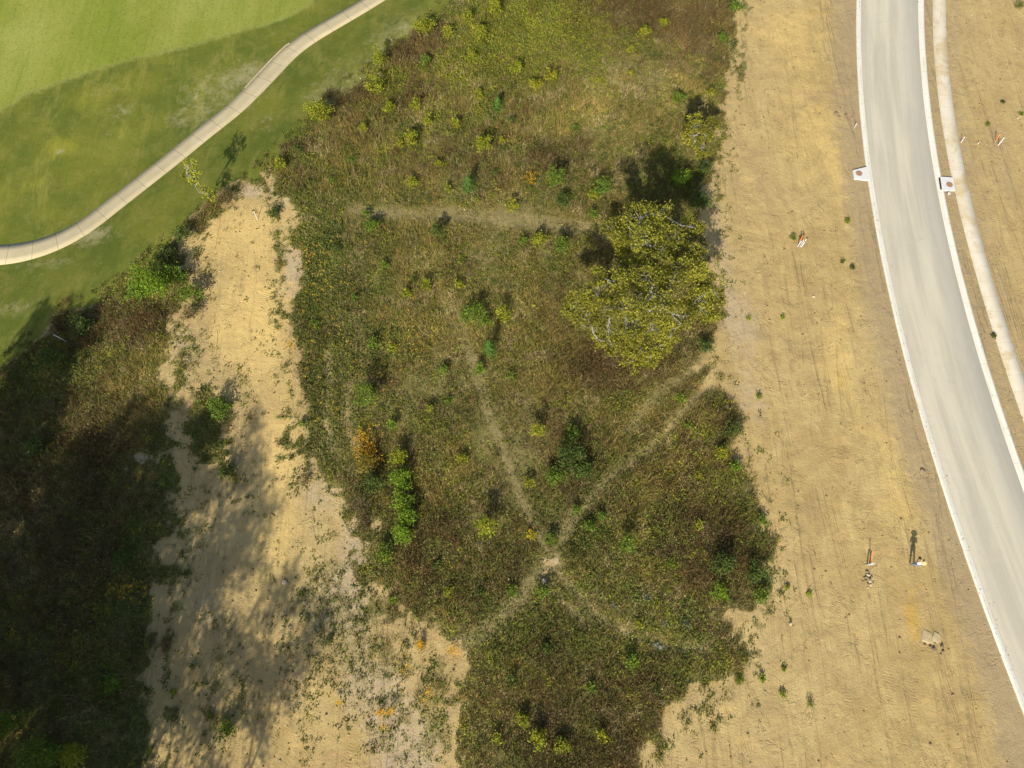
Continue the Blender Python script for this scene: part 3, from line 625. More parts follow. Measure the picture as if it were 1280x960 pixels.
def shrub(px, py, r, kind, label, h=None, name=None, cat=None, group='shrubs and saplings scattered over the scrub field'):
    rng = np.random.default_rng(int(px*7+py*131+r)); wd_ = name == 'weed_clump'; m = mpp(px, py); R = r*m
    if h is None: h = {'con': 2.6, 'yg': 1.7, 'yl': 1.6, 'gr': 1.5, 'dk': 1.5, 'bg': 1.7, 'or': 1.3, 'br': 1.4, 'sv': 1.1, 'oak': 1.5}[kind]*R
    h = TALL.get((px, py), h*1.15); x, y, z = spot(px, py, h*.55)
    name = name or {'con': 'cedar_sapling', 'sv': 'mullein', 'oak': 'young_oak'}.get(kind, 'shrub'); cat = cat or {'con': 'sapling', 'sv': 'plant', 'oak': 'tree'}.get(kind, 'shrub')
    o = empty(name, (x, y, z-.03), label, cat, group)
    st = MB(); P = []; N = []
    if kind == 'con':
        R *= 1.25; st.tube([(0,0,0),(.02,.01,h*.5),(0,0,h*.97)], [.035+.01*R, .025, .006], 6)
        nn = int(1500*R*max(R, .6)); t_ = rng.random(nn)**.8; th = rng.uniform(0, 6.283, nn); rr = R*(1-t_)**.75*np.sqrt(rng.random(nn))*(.8+.3*np.sin(th*5+t_*22))
        Pp = np.stack([rr*np.cos(th), rr*np.sin(th), h*(.06+.94*t_)+rr*.12], 1)
        Nn = unit(np.stack([np.cos(th), np.sin(th), .8+0*th], 1)+rng.normal(size=(nn, 3))*.5); Sz = rng.uniform(.04, .08, nn)
        sh = np.ones(nn)
    elif kind == 'sv':
        nn = 22; th = np.arange(nn)*2.4; el = rng.uniform(.15, .9, nn); D = np.stack([np.cos(th)*np.cos(el), np.sin(th)*np.cos(el), np.sin(el)], 1)
        L = R*rng.uniform(.7, 1.3, nn)*1.3; V = blades(np.zeros((nn, 3))+[0, 0, .05], D, L, np.full(nn, .13), rng)
        C = np.repeat(jit(np.array(PAL_K['sv'])[rng.integers(0, 3, nn)], nn, rng, .12), 3, 0)
        mesh_np('foliage', V, np.full(nn, 3), M_LEAF, o, C); st.tube([(0,0,0),(0,.01,h)], [.03, .012], 5); st.build('stem', M_STEM, o); return o
    else:
        ns = int(np.clip(5+R*5, 5, 22)); tips = []
        for i in range(ns):
            a = i*2.4+rng.uniform(-.5, .5); q = R*.80*math.sqrt((i+.6)/ns)*rng.uniform(.7, 1.25); tz = h*rng.uniform(.5, 1.0)*(1-.35*(q/R)**2)
            p0 = Vector((rng.normal()*.05*R, rng.normal()*.05*R, 0)); p2 = Vector((math.cos(a)*q, math.sin(a)*q, tz)); p1 = p0.lerp(p2, .55)+Vector((0, 0, tz*.12))
            st.tube([p0, p1, p2], [.012+.012*R, .009+.006*R, .004], 4, cap=False); tips.append((p1, p2))
        P_ = []
        per = int(np.clip(900*R*R/ns, 22, 340))
        if r <= 6: per = max(per, 22)
        for p1, p2 in tips:
            k1 = int(per*.75); cl = R*.17+.05
            a = np.array(p2)+rng.normal(size=(k1, 3))*np.array([cl, cl, cl*.75]); b_ = np.array(p1)+rng.normal(size=(per-k1, 3))*np.array([cl*1.2]*3); P_ += [a, b_]
        Pp = np.concatenate(P_); Pp[:, 2] = np.maximum(Pp[:, 2], .05); nn = len(Pp)
        Nn = unit(rng.normal(size=(nn, 3))*.75+np.array([0, -.15, .8])); Sz = rng.uniform(.05, .10, nn)
        if kind == 'br': Sz *= .7
    if wd_: Sz *= rng.uniform(.55, .9); tint = rng.uniform(.8, 1.5)
    C = jit(np.array(PAL_K[kind])[rng.integers(0, 3, nn)], nn, rng, .22)
    cl = np.exp(.22*fbm(Pp[:, 0]+px, Pp[:, 1]+py, max(R*.5, .3), 3)); C = C*cl[:, None]
    if wd_: C = C*np.array([tint*1.15, tint, 1.0])
    if kind == 'con':
        V = leaves(Pp, Nn, Sz, rng, .4)
    else: V = leaves(Pp, Nn, Sz, rng)
    mesh_np('foliage', V, np.full(nn, 4), M_LEAF, o, np.repeat(C, 4, 0)); st.build('trunk' if kind == 'con' else 'stems', M_STEM, o)
    return o
SH = [
 (530,30,14,'yg','round yellow-green bush at the top of the field beside the mown turf corner'),
 (585,20,8,'yg','small lime bush near the top edge, left of the yellow-green thicket'),
 (600,40,10,'yg','loose lime sapling just under the top-edge bush, left of the thicket'),
 (473,72,10,'yg','lime bush on the turf border left of the rust-brown grass'),
 (468,107,12,'yg','taller lime sapling below the rust-brown grass on the turf border'),
 (399,138,17,'yg','largest lime sapling overhanging the mown turf where the border steps in'),
 (486,134,9,'yg','dull lime sapling right below the taller border one'),
 (513,173,10,'yg','upright yellow-green sapling midway between turf border and twin conical cedars'),
 (350,205,8,'yg','small lime shrub above the head of the left dirt strip'),
 (532,76,8,'gr','dark green shrub amid the rust-brown grass near the turf'),
 (622,128,9,'con','small bright green conical cedar highest up the field'),
 (605,180,11,'yg','leafy yellow-green sapling between the two upper cedars'),
 (628,175,5,'yl','tiny yellow sapling touching the leafy one between the upper cedars'),
 (689,94,8,'yl','bright yellow open sapling just below the yellow-green thicket'),
 (669,104,9,'yl','pale yellow sapling left of the brightest one under the thicket'),
 (646,84,8,'yg','lime sapling at the lower left rim of the thicket'),
 (585,228,11,'con','green conical cedar with a dark shadow, above the mown track'),
 (516,227,7,'yg','compact lime bush left of the shadowed upper cedar'),
 (641,256,8,'yg','lime bush just above the middle of the pale cross track'),
 (696,222,13,'gr','green sapling with a dark shadow up-left of the big tree'),
 (663,225,6,'or','small orange-tinged shrub left of the shadowed green sapling'),
 (464,282,10,'gr','green shrub at the left end of the pale cross track'),
 (458,266,6,'gr','small green shrub touching the upper side of the one at the track end'),
 (547,289,9,'dk','dark green shrub just under the left half of the cross track'),
 (570,154,6,'yg','little lime sapling left of the small highest cedar'),
 (535,151,7,'yg','little lime sapling above the upright yellow-green one'),
 (520,129,8,'yg','lime shrub in olive grass below the dark green rust-grass shrub'),
 (599,118,7,'yg','lime sapling immediately left of the highest cedar'),
 (673,299,10,'yg','yellow-green shrub below the cross track, middle of three'),
 (654,300,6,'gr','small green shrub below the cross track, leftmost of three'),
 (703,306,11,'gr','mid green shrub below the cross track, rightmost of three'),
 (372,186,6,'dk','small dark shrub on the turf border right of the shaded lawn spot'),
 (751,233,12,'gr','green shrub just above the right end of the cross track'),
 (741,243,7,'yg','lime shrub tucked against the green one above the cross track'),
 (806,39,8,'yg','lime sapling in the reddish grass near the top, larger of two'),
 (830,28,7,'yg','lime sapling in the reddish grass near the top, smaller of two'),
 (788,62,5,'yl','tiny yellow sprig left of the lime saplings in reddish grass'),
 (789,91,4,'yl','tiny yellow sprig in pale grass below the reddish grass'),
 (848,121,8,'gr','green shrub in pale grass above the young oak'),
 (888,116,6,'yg','yellow-green shrub near the dirt edge above the young oak'),
 (904,47,8,'gr','green shrub on the dirt edge near the top of the field'),
 (920,7,9,'gr','green shrub at the very top corner of the field beside the dirt'),
 (852,222,13,'bg','bright green bush lying in the shadow of the big tree'),
 (878,252,15,'dk','dark green bush between the big tree and the dirt edge'),
 (704,249,10,'dk','dark green shrub right under the shadowed green sapling'),
 (882,210,9,'dk','dark bush at the dirt edge in the big tree shadow'),
 (882,432,10,'dk','dark green bush at the dirt edge below the big tree crown'),
 (590,391,15,'gr','wide green bush in mid field left of the blue-green cedar'),
 (607,401,9,'gr','lower green bush joined to the wide mid field one'),
 (629,391,9,'yg','yellow-green sapling above the blue-green cedar'),
 (612,433,12,'con','blue-green cedar with a long shadow at the centre of the field'),
 (599,461,8,'bg','fresh green low bush just below the blue-green cedar'),
 (457,493,15,'gr','dense green sapling with a tall dark shadow near the left dirt strip'),
 (555,462,7,'gr','small green shrub between the two wheel ruts'),
 (508,366,7,'yg','lime shrub left of the top of the wheel ruts, upper of two'),
 (533,356,8,'yg','lime shrub at the top of the wheel ruts'),
 (574,356,7,'yg','lime shrub right of the top of the wheel ruts'),
 (466,428,8,'gr','green bush above the tall-shadowed sapling near the dirt strip'),
 (490,435,6,'yg','yellow-green shrub right of the bush above the tall-shadowed sapling'),
 (518,349,6,'dk','dark little shrub between the two lime shrubs at the ruts'),
 (673,537,10,'yg','yellow-green sapling with a round shadow right of the wheel ruts'),
 (715,541,11,'gr','green sapling at the top of the dark mid field thicket'),
 (491,532,7,'bg','fresh green shrub above the bright green hedge row'),
 (394,405,6,'gr','green shrub in the mottled belt right of the dirt strip'),
 (443,371,5,'gr','small green shrub in the mottled belt, higher than its neighbour'),
 (188,351,25,'bg','big bright green bush at the turf border above the left scrub'),
 (215,345,15,'gr','green bush joined to the right of the big border bush'),
 (238,366,15,'gr','green bush at the dirt edge right of the big border bush'),
 (236,390,13,'br','brownish bush at the dirt edge under the green one'),
 (172,364,14,'gr','green bush on the lower left flank of the big border bush'),
 (205,318,12,'dk','dark bush on the turf border above the big bright bush'),
 (228,292,11,'dk','dark bush on the turf border halfway to the lone yellow sapling'),
 (282,247,12,'br','brown-green bush at the foot of the lone yellow sapling'),
 (341,265,8,'dk','dark round bush on the rim of the yellow dirt head'),
 (272,509,14,'gr','green bush in the weedy island of the left dirt strip'),
 (285,588,11,'dk','dark bush at the lower end of the weedy island'),
 (378,529,5,'gr','tiny green shrub on the right rim of the dirt strip'),
 (380,600,8,'br','low brown tuft on the right rim of the dirt strip'),
 (456,578,14,'or','orange flowering bush above left of the bright hedge row'),
 (497,571,12,'yg','yellowish bush forming the upper end of the hedge row'),
 (500,600,15,'bg','bright green bush, second from the top of the hedge row'),
 (501,627,14,'bg','bright green bush at the middle of the hedge row'),
 (509,646,14,'bg','bright green bush, fourth down the hedge row'),
 (502,668,14,'bg','bright green bush, fifth down the hedge row'),
 (481,690,12,'gr','green bush forming the lower end of the hedge row'),
 (466,604,15,'dk','dark bush left of the middle of the hedge row'),
 (448,632,15,'br','soft olive bush at the dirt edge left of the hedge row'),
 (452,655,12,'br','small olive bush below the soft one beside the hedge row'),
 (607,659,14,'yg','yellow-green sapling with a tall shadow below the wheel ruts'),
 (694,595,14,'gr','green bush on the left side of the dark mid field thicket'),
 (711,568,20,'dk','large dark bush at the heart of the mid field thicket'),
 (728,588,14,'dk','dark bush at the lower right of the mid field thicket'),
 (661,603,7,'yg','small lime shrub left of the mid field thicket'),
 (691,673,9,'gr','green shrub just above the bare crossing of the tracks'),
 (664,668,6,'yl','little yellow-flecked shrub left of the bare track crossing'),
 (578,573,7,'yg','small lime shrub beside the left wheel rut'),
 (537,511,6,'yg','small lime shrub up-left of the hedge row in brown grass'),
 (785,681,13,'gr','green sapling with a dark shadow right of the track crossing'),
 (737,657,8,'gr','small green shrub left of the shadowed sapling, lower of two'),
 (751,645,7,'gr','small green shrub left of the shadowed sapling, upper of two'),
 (721,638,7,'gr','small green shrub above the track crossing to the right'),
 (917,536,13,'dk','dark bush at the upper tip of the right scrub lobe'),
 (902,566,10,'yg','yellow-green shrub under the dark bush of the right lobe'),
 (920,583,8,'bg','fresh green shrub at the dirt edge below the dark bush'),
 (861,532,5,'bg','tiny fresh green shrub between the two diagonal tracks, lower'),
 (851,498,6,'bg','tiny fresh green shrub between the two diagonal tracks, upper'),
 (874,656,7,'yg','lime shrub in the middle of the right scrub lobe'),
 (839,704,7,'bg','light green shrub low in the right scrub lobe'),
 (954,652,7,'gr','green shrub hugging the dirt edge of the right lobe'),
 (873,594,6,'yg','lime shrub in the upper middle of the right lobe'),
 (902,739,12,'bg','fresh green bush near the lower right corner of the field'),
 (952,745,10,'gr','green bush at the lower right corner of the field'),
 (945,716,15,'dk','dark olive bush above the lower right corner of the field'),
 (905,706,17,'dk','dark bramble bush left of the corner bushes'),
 (800,780,6,'yg','small lime shrub left of the silvery plants'),
 (809,747,6,'sv','silvery plant standing alone above the curved track'),
 (832,779,6,'sv','silvery plant left of the pair just above the curved track'),
 (858,780,6,'sv','silvery plant right of the pair just above the curved track'),
 (823,808,6,'sv','silvery plant on the lower side of the curved track'),
 (767,757,5,'sv','thin silvery plant nearest the track crossing'),
 (790,828,9,'bg','fresh green bush below the curved track'),
 (682,812,9,'dk','dark green shrub below the left branch of the tracks'),
 (677,740,9,'gr','green shrub just under the track crossing'),
 (753,919,8,'yl','yellow shrub in the dark bottom scrub'),
 (704,932,11,'yg','lime bush in the bottom scrub, rightmost of the lower row'),
 (672,921,12,'yg','lime bush in the bottom scrub, middle of the lower row'),
 (620,924,7,'yg','small lime shrub in the bottom scrub, leftmost of the lower row'),
 (654,900,10,'yg','lime bush in the bottom scrub above the lower row'),
 (491,749,5,'bg','tiny fresh green shrub near the left dirt under the hedge row'),
 (238,206,0,'',''),
 (283,912,13,'gr','deep green bush alone on the shaded dirt at the bottom left'),
 (142,855,12,'gr','green bush in the deep shade of the left scrub'),
 (48,950,30,'gr','large green bush cut by the bottom edge near the left corner'),
 (90,948,18,'yg','green bush catching light at the bottom edge of the left scrub'),
 (10,905,20,'gr','green bush cut by the left edge near the bottom corner'),
 (40,560,14,'dk','dark bush in the shaded left scrub near the photo edge'),
 (150,700,14,'dk','dark bush beside the yellow flowers of the shaded left scrub'),
 (60,450,16,'dk','dark bush along the shaded turf border at the far left'),
 (100,405,14,'dk','dark bush by the white post at the turf border'),
]
for s_ in SH:
    if s_[2]: shrub(*s_)
SH2 = [(548,205,6,'yg','small lime shrub in the olive grass left of the lower conical cedar'),(620,215,5,'dk','tiny dark shrub right of the lower conical cedar'),(560,235,5,'yg','tiny lime shrub just left of the lower conical cedar base'),
 (440,200,6,'gr','small green shrub in plain olive grass below the largest lime sapling'),(455,160,6,'yg','small lime shrub right of the largest lime sapling'),(415,225,5,'gr','tiny green shrub between the dirt head and the olive grass'),(500,180,5,'yg','tiny lime shrub left of the upright yellow-green sapling'),
 (720,160,5,'gr','tiny green shrub in pale grass mid way to the young oak'),(750,100,5,'yg','tiny lime shrub in the palest grass of the upper field'),(560,40,8,'yg','lime bush between the two top edge bushes'),(620,10,9,'yg','lime bush cut by the top edge left of the thicket'),(590,70,8,'yg','lime bush left of the thicket, below the loose sapling'),
 (640,150,5,'dk','tiny dark shrub right of the highest cedar'),(742,268,6,'gr','small green shrub on the right end of the cross track'),(480,330,6,'gr','small green shrub below the left end of the cross track'),(420,310,6,'dk','small dark shrub in the mottled belt under the cross track end'),
 (640,470,6,'gr','small green shrub in dry grass right of the blue-green cedar foot'),(560,500,5,'gr','tiny green shrub in brown grass between rut and hedge row'),(640,740,8,'gr','green shrub on the left of the track fork below the crossing'),(600,740,6,'dk','dark shrub in the scrub left of the track fork'),
 (560,740,7,'yg','lime shrub in the brown scrub under the tall-shadowed sapling'),(545,705,6,'dk','dark shrub in the brown scrub left of the tall-shadowed sapling'),(740,860,7,'gr','green shrub in the bottom scrub below the curved track'),(820,860,7,'dk','dark shrub in the bottom scrub near the pale stone'),(640,850,8,'dk','dark shrub in the upper left of the bottom scrub')]
for s_ in SH2: shrub(*s_)
WD = [(925,849,6,'gr','green weed on the dirt nearest the lower field corner'),(953,848,5,'gr','green weed on the dirt right of the one at the field corner'),(979,868,5,'gr','green weed on the dirt below the pair at the field corner'),
 (984,734,4,'gr','green weed on the dirt beside the lower right corner bushes'),(1013,879,7,'gr','widest weed clump on the open dirt near the bottom'),(1012,742,3,'gr','tiny weed on the dirt between field corner and stone pile'),(980,836,3,'gr','tiny weed above the lowest field corner weeds'),
 (1060,275,4,'gr','green weed on the dirt level with the upper pipe bundle'),(1054,326,3,'dk','small dark weed near the kerb, left of a pair'),(1066,334,3,'dk','small dark weed near the kerb, right of a pair'),(936,398,4,'gr','green weed on pale dirt beside the big tree'),
 (949,495,5,'gr','green weed on pale dirt below the big tree'),(979,396,3,'gr','tiny weed on open dirt right of the big tree'),(992,297,5,'gr','spiky weed against the upper pipe bundle'),(1235,155,3,'dk','dark weed right of the sidewalk, nearest the orange pipe'),
 (1254,127,3,'dk','dark weed right of the sidewalk, upper one'),(1277,142,3,'gr','green weed at the right edge of the photo'),(1276,6,7,'dk','dark bush at the top right corner of the photo'),(394,725,4,'br','brown weed on the left dirt strip'),
 (377,742,5,'gr','green weed on the left dirt strip below the shadow line'),(217,865,5,'gr','green weed at the shaded edge of the left dirt strip'),(526,808,7,'or','yellow flowering weed at the corner of the left dirt strip'),(1243,419,3,'dk','dark weed between kerb and sidewalk'),
 (263,895,6,'dk','dark weed left of the deep green bush on the shaded dirt'),(300,872,6,'dk','dark weed above the deep green bush on the shaded dirt'),(240,833,6,'dk','dark weed in the shaded upper part of the bottom dirt'),(410,800,8,'dk','dark weed clump in mottled dirt left of the field corner')]
for px, py, r, k, lb in WD: shrub(px, py, r*rnd.uniform(.6, .9), k, lb, name='weed_clump', cat='weed', group='weed clumps on the bare dirt', h=r*mpp(px, py)*.9)

# ---- trees with a trunk, limbs and a leafy crown
def limb(mb, a, b_, r0, r1, rng, bend=.06, seg=5):
    a, b_ = Vector(a), Vector(b_); L = (b_-a).length; pts = []; rs = []
    o1 = Vector(rng.normal(size=3))*L*bend
    for i in range(seg+1):
        t_ = i/seg; p = a.lerp(b_, t_)+o1*math.sin(math.pi*t_)+Vector((0, 0, -L*.06*math.sin(math.pi*t_)))
        if 0 < i < seg: p += Vector(rng.normal(size=3))*L*.02
        pts.append(p); rs.append(r0+(r1-r0)*t_)
    mb.tube(pts, rs, 7 if r0 > .08 else 5, cap=False); return pts
def tree(name, label, base, clusters, trunk_h, r_trunk, pal, leaf, per, seed, cat='tree', group=None, dens=1.0):
    """clusters: (world x, y, z, radius). limbs run from the trunk into each of them"""
    rng = np.random.default_rng(seed); o = empty(name, base, label, cat, group); B = Vector(base)
    tk = MB(); top = Vector((rng.normal()*.2, rng.normal()*.2, trunk_h))
    tk.tube([(0,0,-.3),(0,0,.15),(top.x*.5,top.y*.5,trunk_h*.5),top], [r_trunk*1.5, r_trunk*1.15, r_trunk*.9, r_trunk*.75], 12)
    Ps = []; scl = []
    CL = [Vector(c[:3])-B for c in clusters]
    n_main = min(7, len(CL)); order = sorted(range(len(CL)), key=lambda i: CL[i].xy.length)
    mains = []
    for i in order:
        c = CL[i]; r = clusters[i][3]; st = top
        if mains:
            m_ = min(mains, key=lambda q: (q-c).length+.15*abs(q.z-c.z)); 
            if (m_-c).length < (top-c).length*.85 and len(mains) >= 5: st = m_
        L = (c-st).length; r0 = max(.05, r_trunk*.16*math.sqrt(max(L, .5))) if st is top else .09
        pts = limb(tk, st, c, r0, .045, rng); mains += [pts[3], pts[-1]]
        nt = int(9+r*5); tint_ = rng.normal()*.16
        for k in range(nt):
            d = Vector(rng.normal(size=3)); d.z = d.z*.55+.1; d.normalize(); e = c+d*r*rng.uniform(.55, 1.0)
            s0 = pts[rng.integers(2, len(pts))]
            if (s0-e).length > r*1.6: s0 = pts[-1]
            limb(tk, s0, e, .035, .01, rng, .1, 3)
            k_ = int(per*rng.uniform(.6, 1.3)); s_ = r*.24
            Ps.append(np.array(e)+rng.normal(size=(k_, 3))*np.array([s_, s_, s_*.6])); scl += [math.exp(rng.normal()*.13+tint_)]*k_
        k_ = int(per*1.5); Ps.append(np.array(c)+rng.normal(size=(k_, 3))*r*.45*np.array([1, 1, .5])); scl += [1]*k_
    P = np.concatenate(Ps); n = len(P)
    Nn = unit(rng.normal(size=(n, 3))*.8+np.array([0, -.1, .7])); V = leaves(P, Nn, rng.uniform(leaf*.6, leaf*1.3, n), rng, .7)
    C = jit(np.array(pal)[rng.integers(0, len(pal), n)], n, rng, .12)*np.array(scl)[:, None]
    tk.build('trunk', M_BARK, o, smooth=True); mesh_np('crown', V, np.full(n, 4), M_LEAF, o, np.repeat(C, 4, 0)); print(name, n); return o

BT = (790, 418)
bx, by, bz = spot(*BT)
def cl(px, py, h, rp): x, y, z = at(px, py, h); return (x, y, z, rp*(H-h)/(-ray(px, py)[2]))
OAK = [cl(*c) for c in [
 (800,272,9.3,19),(765,288,8.2,16),(828,268,8.8,15),(835,295,9.2,17),(805,300,9.8,17),(780,312,7.5,10),(865,282,7.4,14),(850,312,8.6,12),(812,325,9.6,12),
 (868,335,9.0,16),(845,333,9.8,14),(818,337,9.6,14),(792,336,9.2,13),(872,316,8.2,12),(830,308,9.6,13),(778,300,7.8,10),(886,355,7.6,16),(872,375,8.4,17),(885,388,7.0,13),(842,350,10.2,17),(808,350,10.6,17),(775,352,9.8,16),(745,368,8.4,16),(722,378,7.0,14),
 (735,398,7.0,15),(765,385,9.8,17),(795,382,11,18),(828,382,10.8,18),(856,395,9.2,15),(760,412,8.2,16),(785,412,9.8,17),(815,412,9.8,17),(840,415,8.2,14),
 (770,432,7.0,14),(798,436,8,15),(825,432,7.4,13),(748,425,6.0,10),(790,452,6.2,12),(810,449,6.0,10),(748,345,8.0,9),(712,390,6,9),(895,370,6.5,10)]]
tree('oak_tree', 'big spreading yellow-olive oak with grey branches beside the graded dirt', (bx, by, bz), OAK, 3.4, .42,
     [(.255,.245,.026),(.22,.22,.024),(.29,.26,.03),(.17,.18,.022)], .085, 66, 5)
x0, y0, z0 = spot(868, 178)
tree('oak_tree', 'small yellow-olive oak at the dirt edge above the big tree shadow', (x0, y0, z0),
     [cl(*c) for c in [(868,158,4.2,11),(882,168,4.0,10),(862,172,3.4,9),(880,186,3.0,10),(868,150,3.6,8),(890,155,2.8,8)]], 1.6, .12, [(.26,.25,.028),(.20,.205,.022),(.29,.26,.03)], .095, 40, 6)
x0, y0, z0 = spot(266, 247)
tree('sapling', 'lone bright yellow sapling leaning over the mown turf by the path', (x0, y0, z0),
     [cl(*c) for c in [(238,206,3.8,8),(234,218,3.4,8),(242,224,3.2,8),(244,212,4.0,7),(256,236,2.0,6),(262,245,1.4,7)]], 1.0, .05, [(.34,.33,.02),(.26,.28,.02)], .08, 16, 8, cat='sapling')
# woodland just outside the lower left of the photo: its trees throw the long shade over the scrub
def gtree(x, y, h, R, seed, label, per=24, leaf=.21):
    rng = np.random.default_rng(seed); z = gz(x, y); C = []
    for k in range(26):
        u = rng.normal(size=3); u /= np.linalg.norm(u); q = rng.random()**.4
        C.append((x+u[0]*R*q*.85, y+u[1]*R*q*.85, z+h*.60+u[2]*h*.28*q, R*.34))
    return tree('woodland_tree', label, (x, y, z), C, h*.3, .3, [(.07,.10,.02),(.10,.13,.025),(.055,.08,.018)], leaf, per, seed, group='woodland trees standing left of the scrub')
GT = [(30,500,24,4.2,'tall woodland tree whose crown tip shades the mown turf'),(95,640,23,4.6,'woodland tree left of the two nearest the photo corner'),(195,630,25,4.0,'woodland tree nearest the lower left corner of the photo'),
      (268,680,25,3.4,'woodland tree just right of the corner one'),(255,760,25,4.4,'woodland tree behind the one right of the corner'),(332,850,25,3.6,'rightmost woodland tree beside the scrub'),
      (-20,600,24,5,'woodland tree far left behind the shade tip tree'),(20,700,24,5,'broad woodland tree in the left part of the second row'),(130,790,24,5,'broad woodland tree in the middle of the second row'),
      (20,850,24,5,'broad woodland tree at the far left of the third row'),(230,890,24,4.8,'broad woodland tree in the right part of the third row'),(120,930,24,5,'broad woodland tree in the middle of the third row')]
for i, (tx, ty, h_, R_, lb_) in enumerate(GT):
    sx, sy, _ = at(tx, ty); q_ = h_*.6/math.tan(SUN_EL); gtree(sx-q_*math.sin(SHADOW_AZ), sy-q_*math.cos(SHADOW_AZ), h_, R_, 60+i, lb_, *((12, .125) if tx in (268, 255, 332, 230) else ()))

# ------------------------------------------------------------------ street furniture and small things
M_WHITE = mottled('white_concrete', (.64,.63,.60), (.58,.565,.53), 5)
M_RUST = mottled('rusty_iron', (.36,.20,.10), (.30,.16,.08), 9, .8)
M_DARK = mat('dark_opening', (.02,.02,.02)); M_PVC = mat('white_pipe', (.62,.61,.58), .5); M_ORANGE = mat('orange_pipe', (.85,.22,.05), .55)
M_GREYP = mat('grey_pipe', (.42,.44,.48), .5); M_POST = mottled('weathered_post', (.30,.17,.10), (.22,.13,.08), 7)
def inlet(corners, cover, slot, label):
    P = wpoly(corners); c = P.mean(0); o = empty('storm_inlet', (c[0], c[1], 0), label, 'storm drain', 'storm drain inlets along the road')
    q = [(a-c[0], b_-c[1]) for a, b_ in P]; MB().prism(q, -.1, .165).build('slab', M_WHITE, o)
    m = at(*cover); k = MB(); k.lathe([(0, .188), (.27, .188), (.30, .18), (.30, .15)], 24, (m[0]-c[0], m[1]-c[1], 0))
    k.build('manhole_cover', M_RUST, o); MB().lathe([(.30, .166), (.30, .178), (.345, .178), (.345, .15)], 24, (m[0]-c[0], m[1]-c[1], 0)).build('cover_ring', M_GREYP, o)
    if slot:
        S2 = wpoly(slot); MB().prism([(a-c[0], b_-c[1]) for a, b_ in S2], .02, .172).build('slot', M_DARK, o)
inlet([(1065,214),(1067,224.5),(1086.5,226.5),(1083,209.5)], (1072.8,218), None, 'white storm drain slab on the left kerb with a round rusty cover')
inlet([(1174,222),(1176.5,239),(1193,239),(1190,223)], (1185.6,232), [(1172.6,223.5),(1174.8,237.5),(1176,237.5),(1173.8,223.5)], 'white storm drain slab between right kerb and sidewalk with a rusty cover')

def pipe(px, py, hgt, m, label, lean=(0, 0), r=.035, name='pipe_stub', cat='pipe', off=(0, 0), group='utility pipe stubs sticking out of the dirt', cap=None):
    x, y, z = spot(px, py); x += off[0]; y += off[1]
    o = empty(name, (x, y, z), label, cat, group); e = Vector((lean[0], lean[1], hgt))
    MB().tube([(0,0,-.15),e*.5,e], [r, r, r], 10).build('pipe' if name == 'pipe_stub' else 'post', m, o)
    if cap is not None: MB().tube([e*.94, e*1.03], [r*1.35, r*1.35], 10).build('cap', cap, o)
    return o
# bundle left of the person
pipe(1083.5,706,.75,M_GREYP,'grey pipe stub in the bundle near the standing person',(.08,.03),.05,cap=M_PVC)
pipe(1086,706.5,.7,M_PVC,'white pipe stub in the bundle near the standing person',(.12,.05),.035,cap=M_PVC)
pipe(1088,706,.75,M_ORANGE,'tall orange pipe leaning in the bundle near the standing person',(.02,.95),.035,cap=M_ORANGE)
pipe(1087.5,707,.35,M_RUST,'short rusty stub at the foot of the leaning orange pipe',(.05,.0),.04,cap=M_RUST)
# bundle high up the graded lot
pipe(997,308,.7,M_PVC,'left white pipe of the upper bundle on the open dirt',(.10,.15),.045,cap=M_PVC)
pipe(999.5,309,.8,M_GREYP,'grey pipe in the middle of the upper bundle on the dirt',(.1,.25),.045,cap=M_PVC)
pipe(1001.5,309,.8,M_PVC,'right white pipe of the upper bundle on the open dirt',(.2,.35),.045,cap=M_PVC)
pipe(1000,301,.6,M_ORANGE,'orange pipe at the back of the upper bundle on the dirt',(.06,.15),.045,cap=M_ORANGE)
pipe(1003,301,.6,M_RUST,'dark red pipe at the back of the upper bundle',(.02,.2),.035,cap=M_RUST)
# right of the sidewalk
pipe(1201,178.5,.55,M_PVC,'white pipe stub beside the right side of the sidewalk',(.1,.25),.04,cap=M_PVC)
pipe(1222,180,.25,M_PVC,'short pale stub lying between the two pipe groups right of the sidewalk',(.1,.1),.04,cap=M_ORANGE)
pipe(1244.5,177,.65,M_ORANGE,'orange pipe stub far right of the sidewalk',(.1,.4),.045,cap=M_ORANGE)
pipe(1247.5,182,.8,M_PVC,'white pipe stub right of the orange one beyond the sidewalk',(.15,.3),.045,cap=M_PVC)
pipe(1243,177.5,.9,M_POST,'thin brown stake left of the orange pipe beyond the sidewalk',(-.35,.15),.018,'marker_stake','stake',group='wooden survey stakes')
pipe(1068,160,.5,M_PVC,'small white stake beside the left kerb above the storm drain',(.05,.15),.03,'marker_stake','stake',group='wooden survey stakes')
pipe(1185,243,.18,M_GREYP,'squat grey pipe stub just below the right storm drain',(.02,.0),.11,cap=M_PVC)
pipe(295,262,.55,M_PVC,'white stake at the head of the yellow dirt, left of two',(.0,-.45),.03,'marker_stake','stake',group='white stakes on the left side')
pipe(322,275,.9,M_PVC,'white stake at the head of the yellow dirt, right of two',(-.1,.35),.03,'marker_stake','stake',group='white stakes on the left side')
pipe(84,427,1.6,M_PVC,'white slanting post in the shaded scrub by the turf',(-.2,-.05),.045,'marker_post','post',group='white stakes on the left side',cap=M_GREYP)

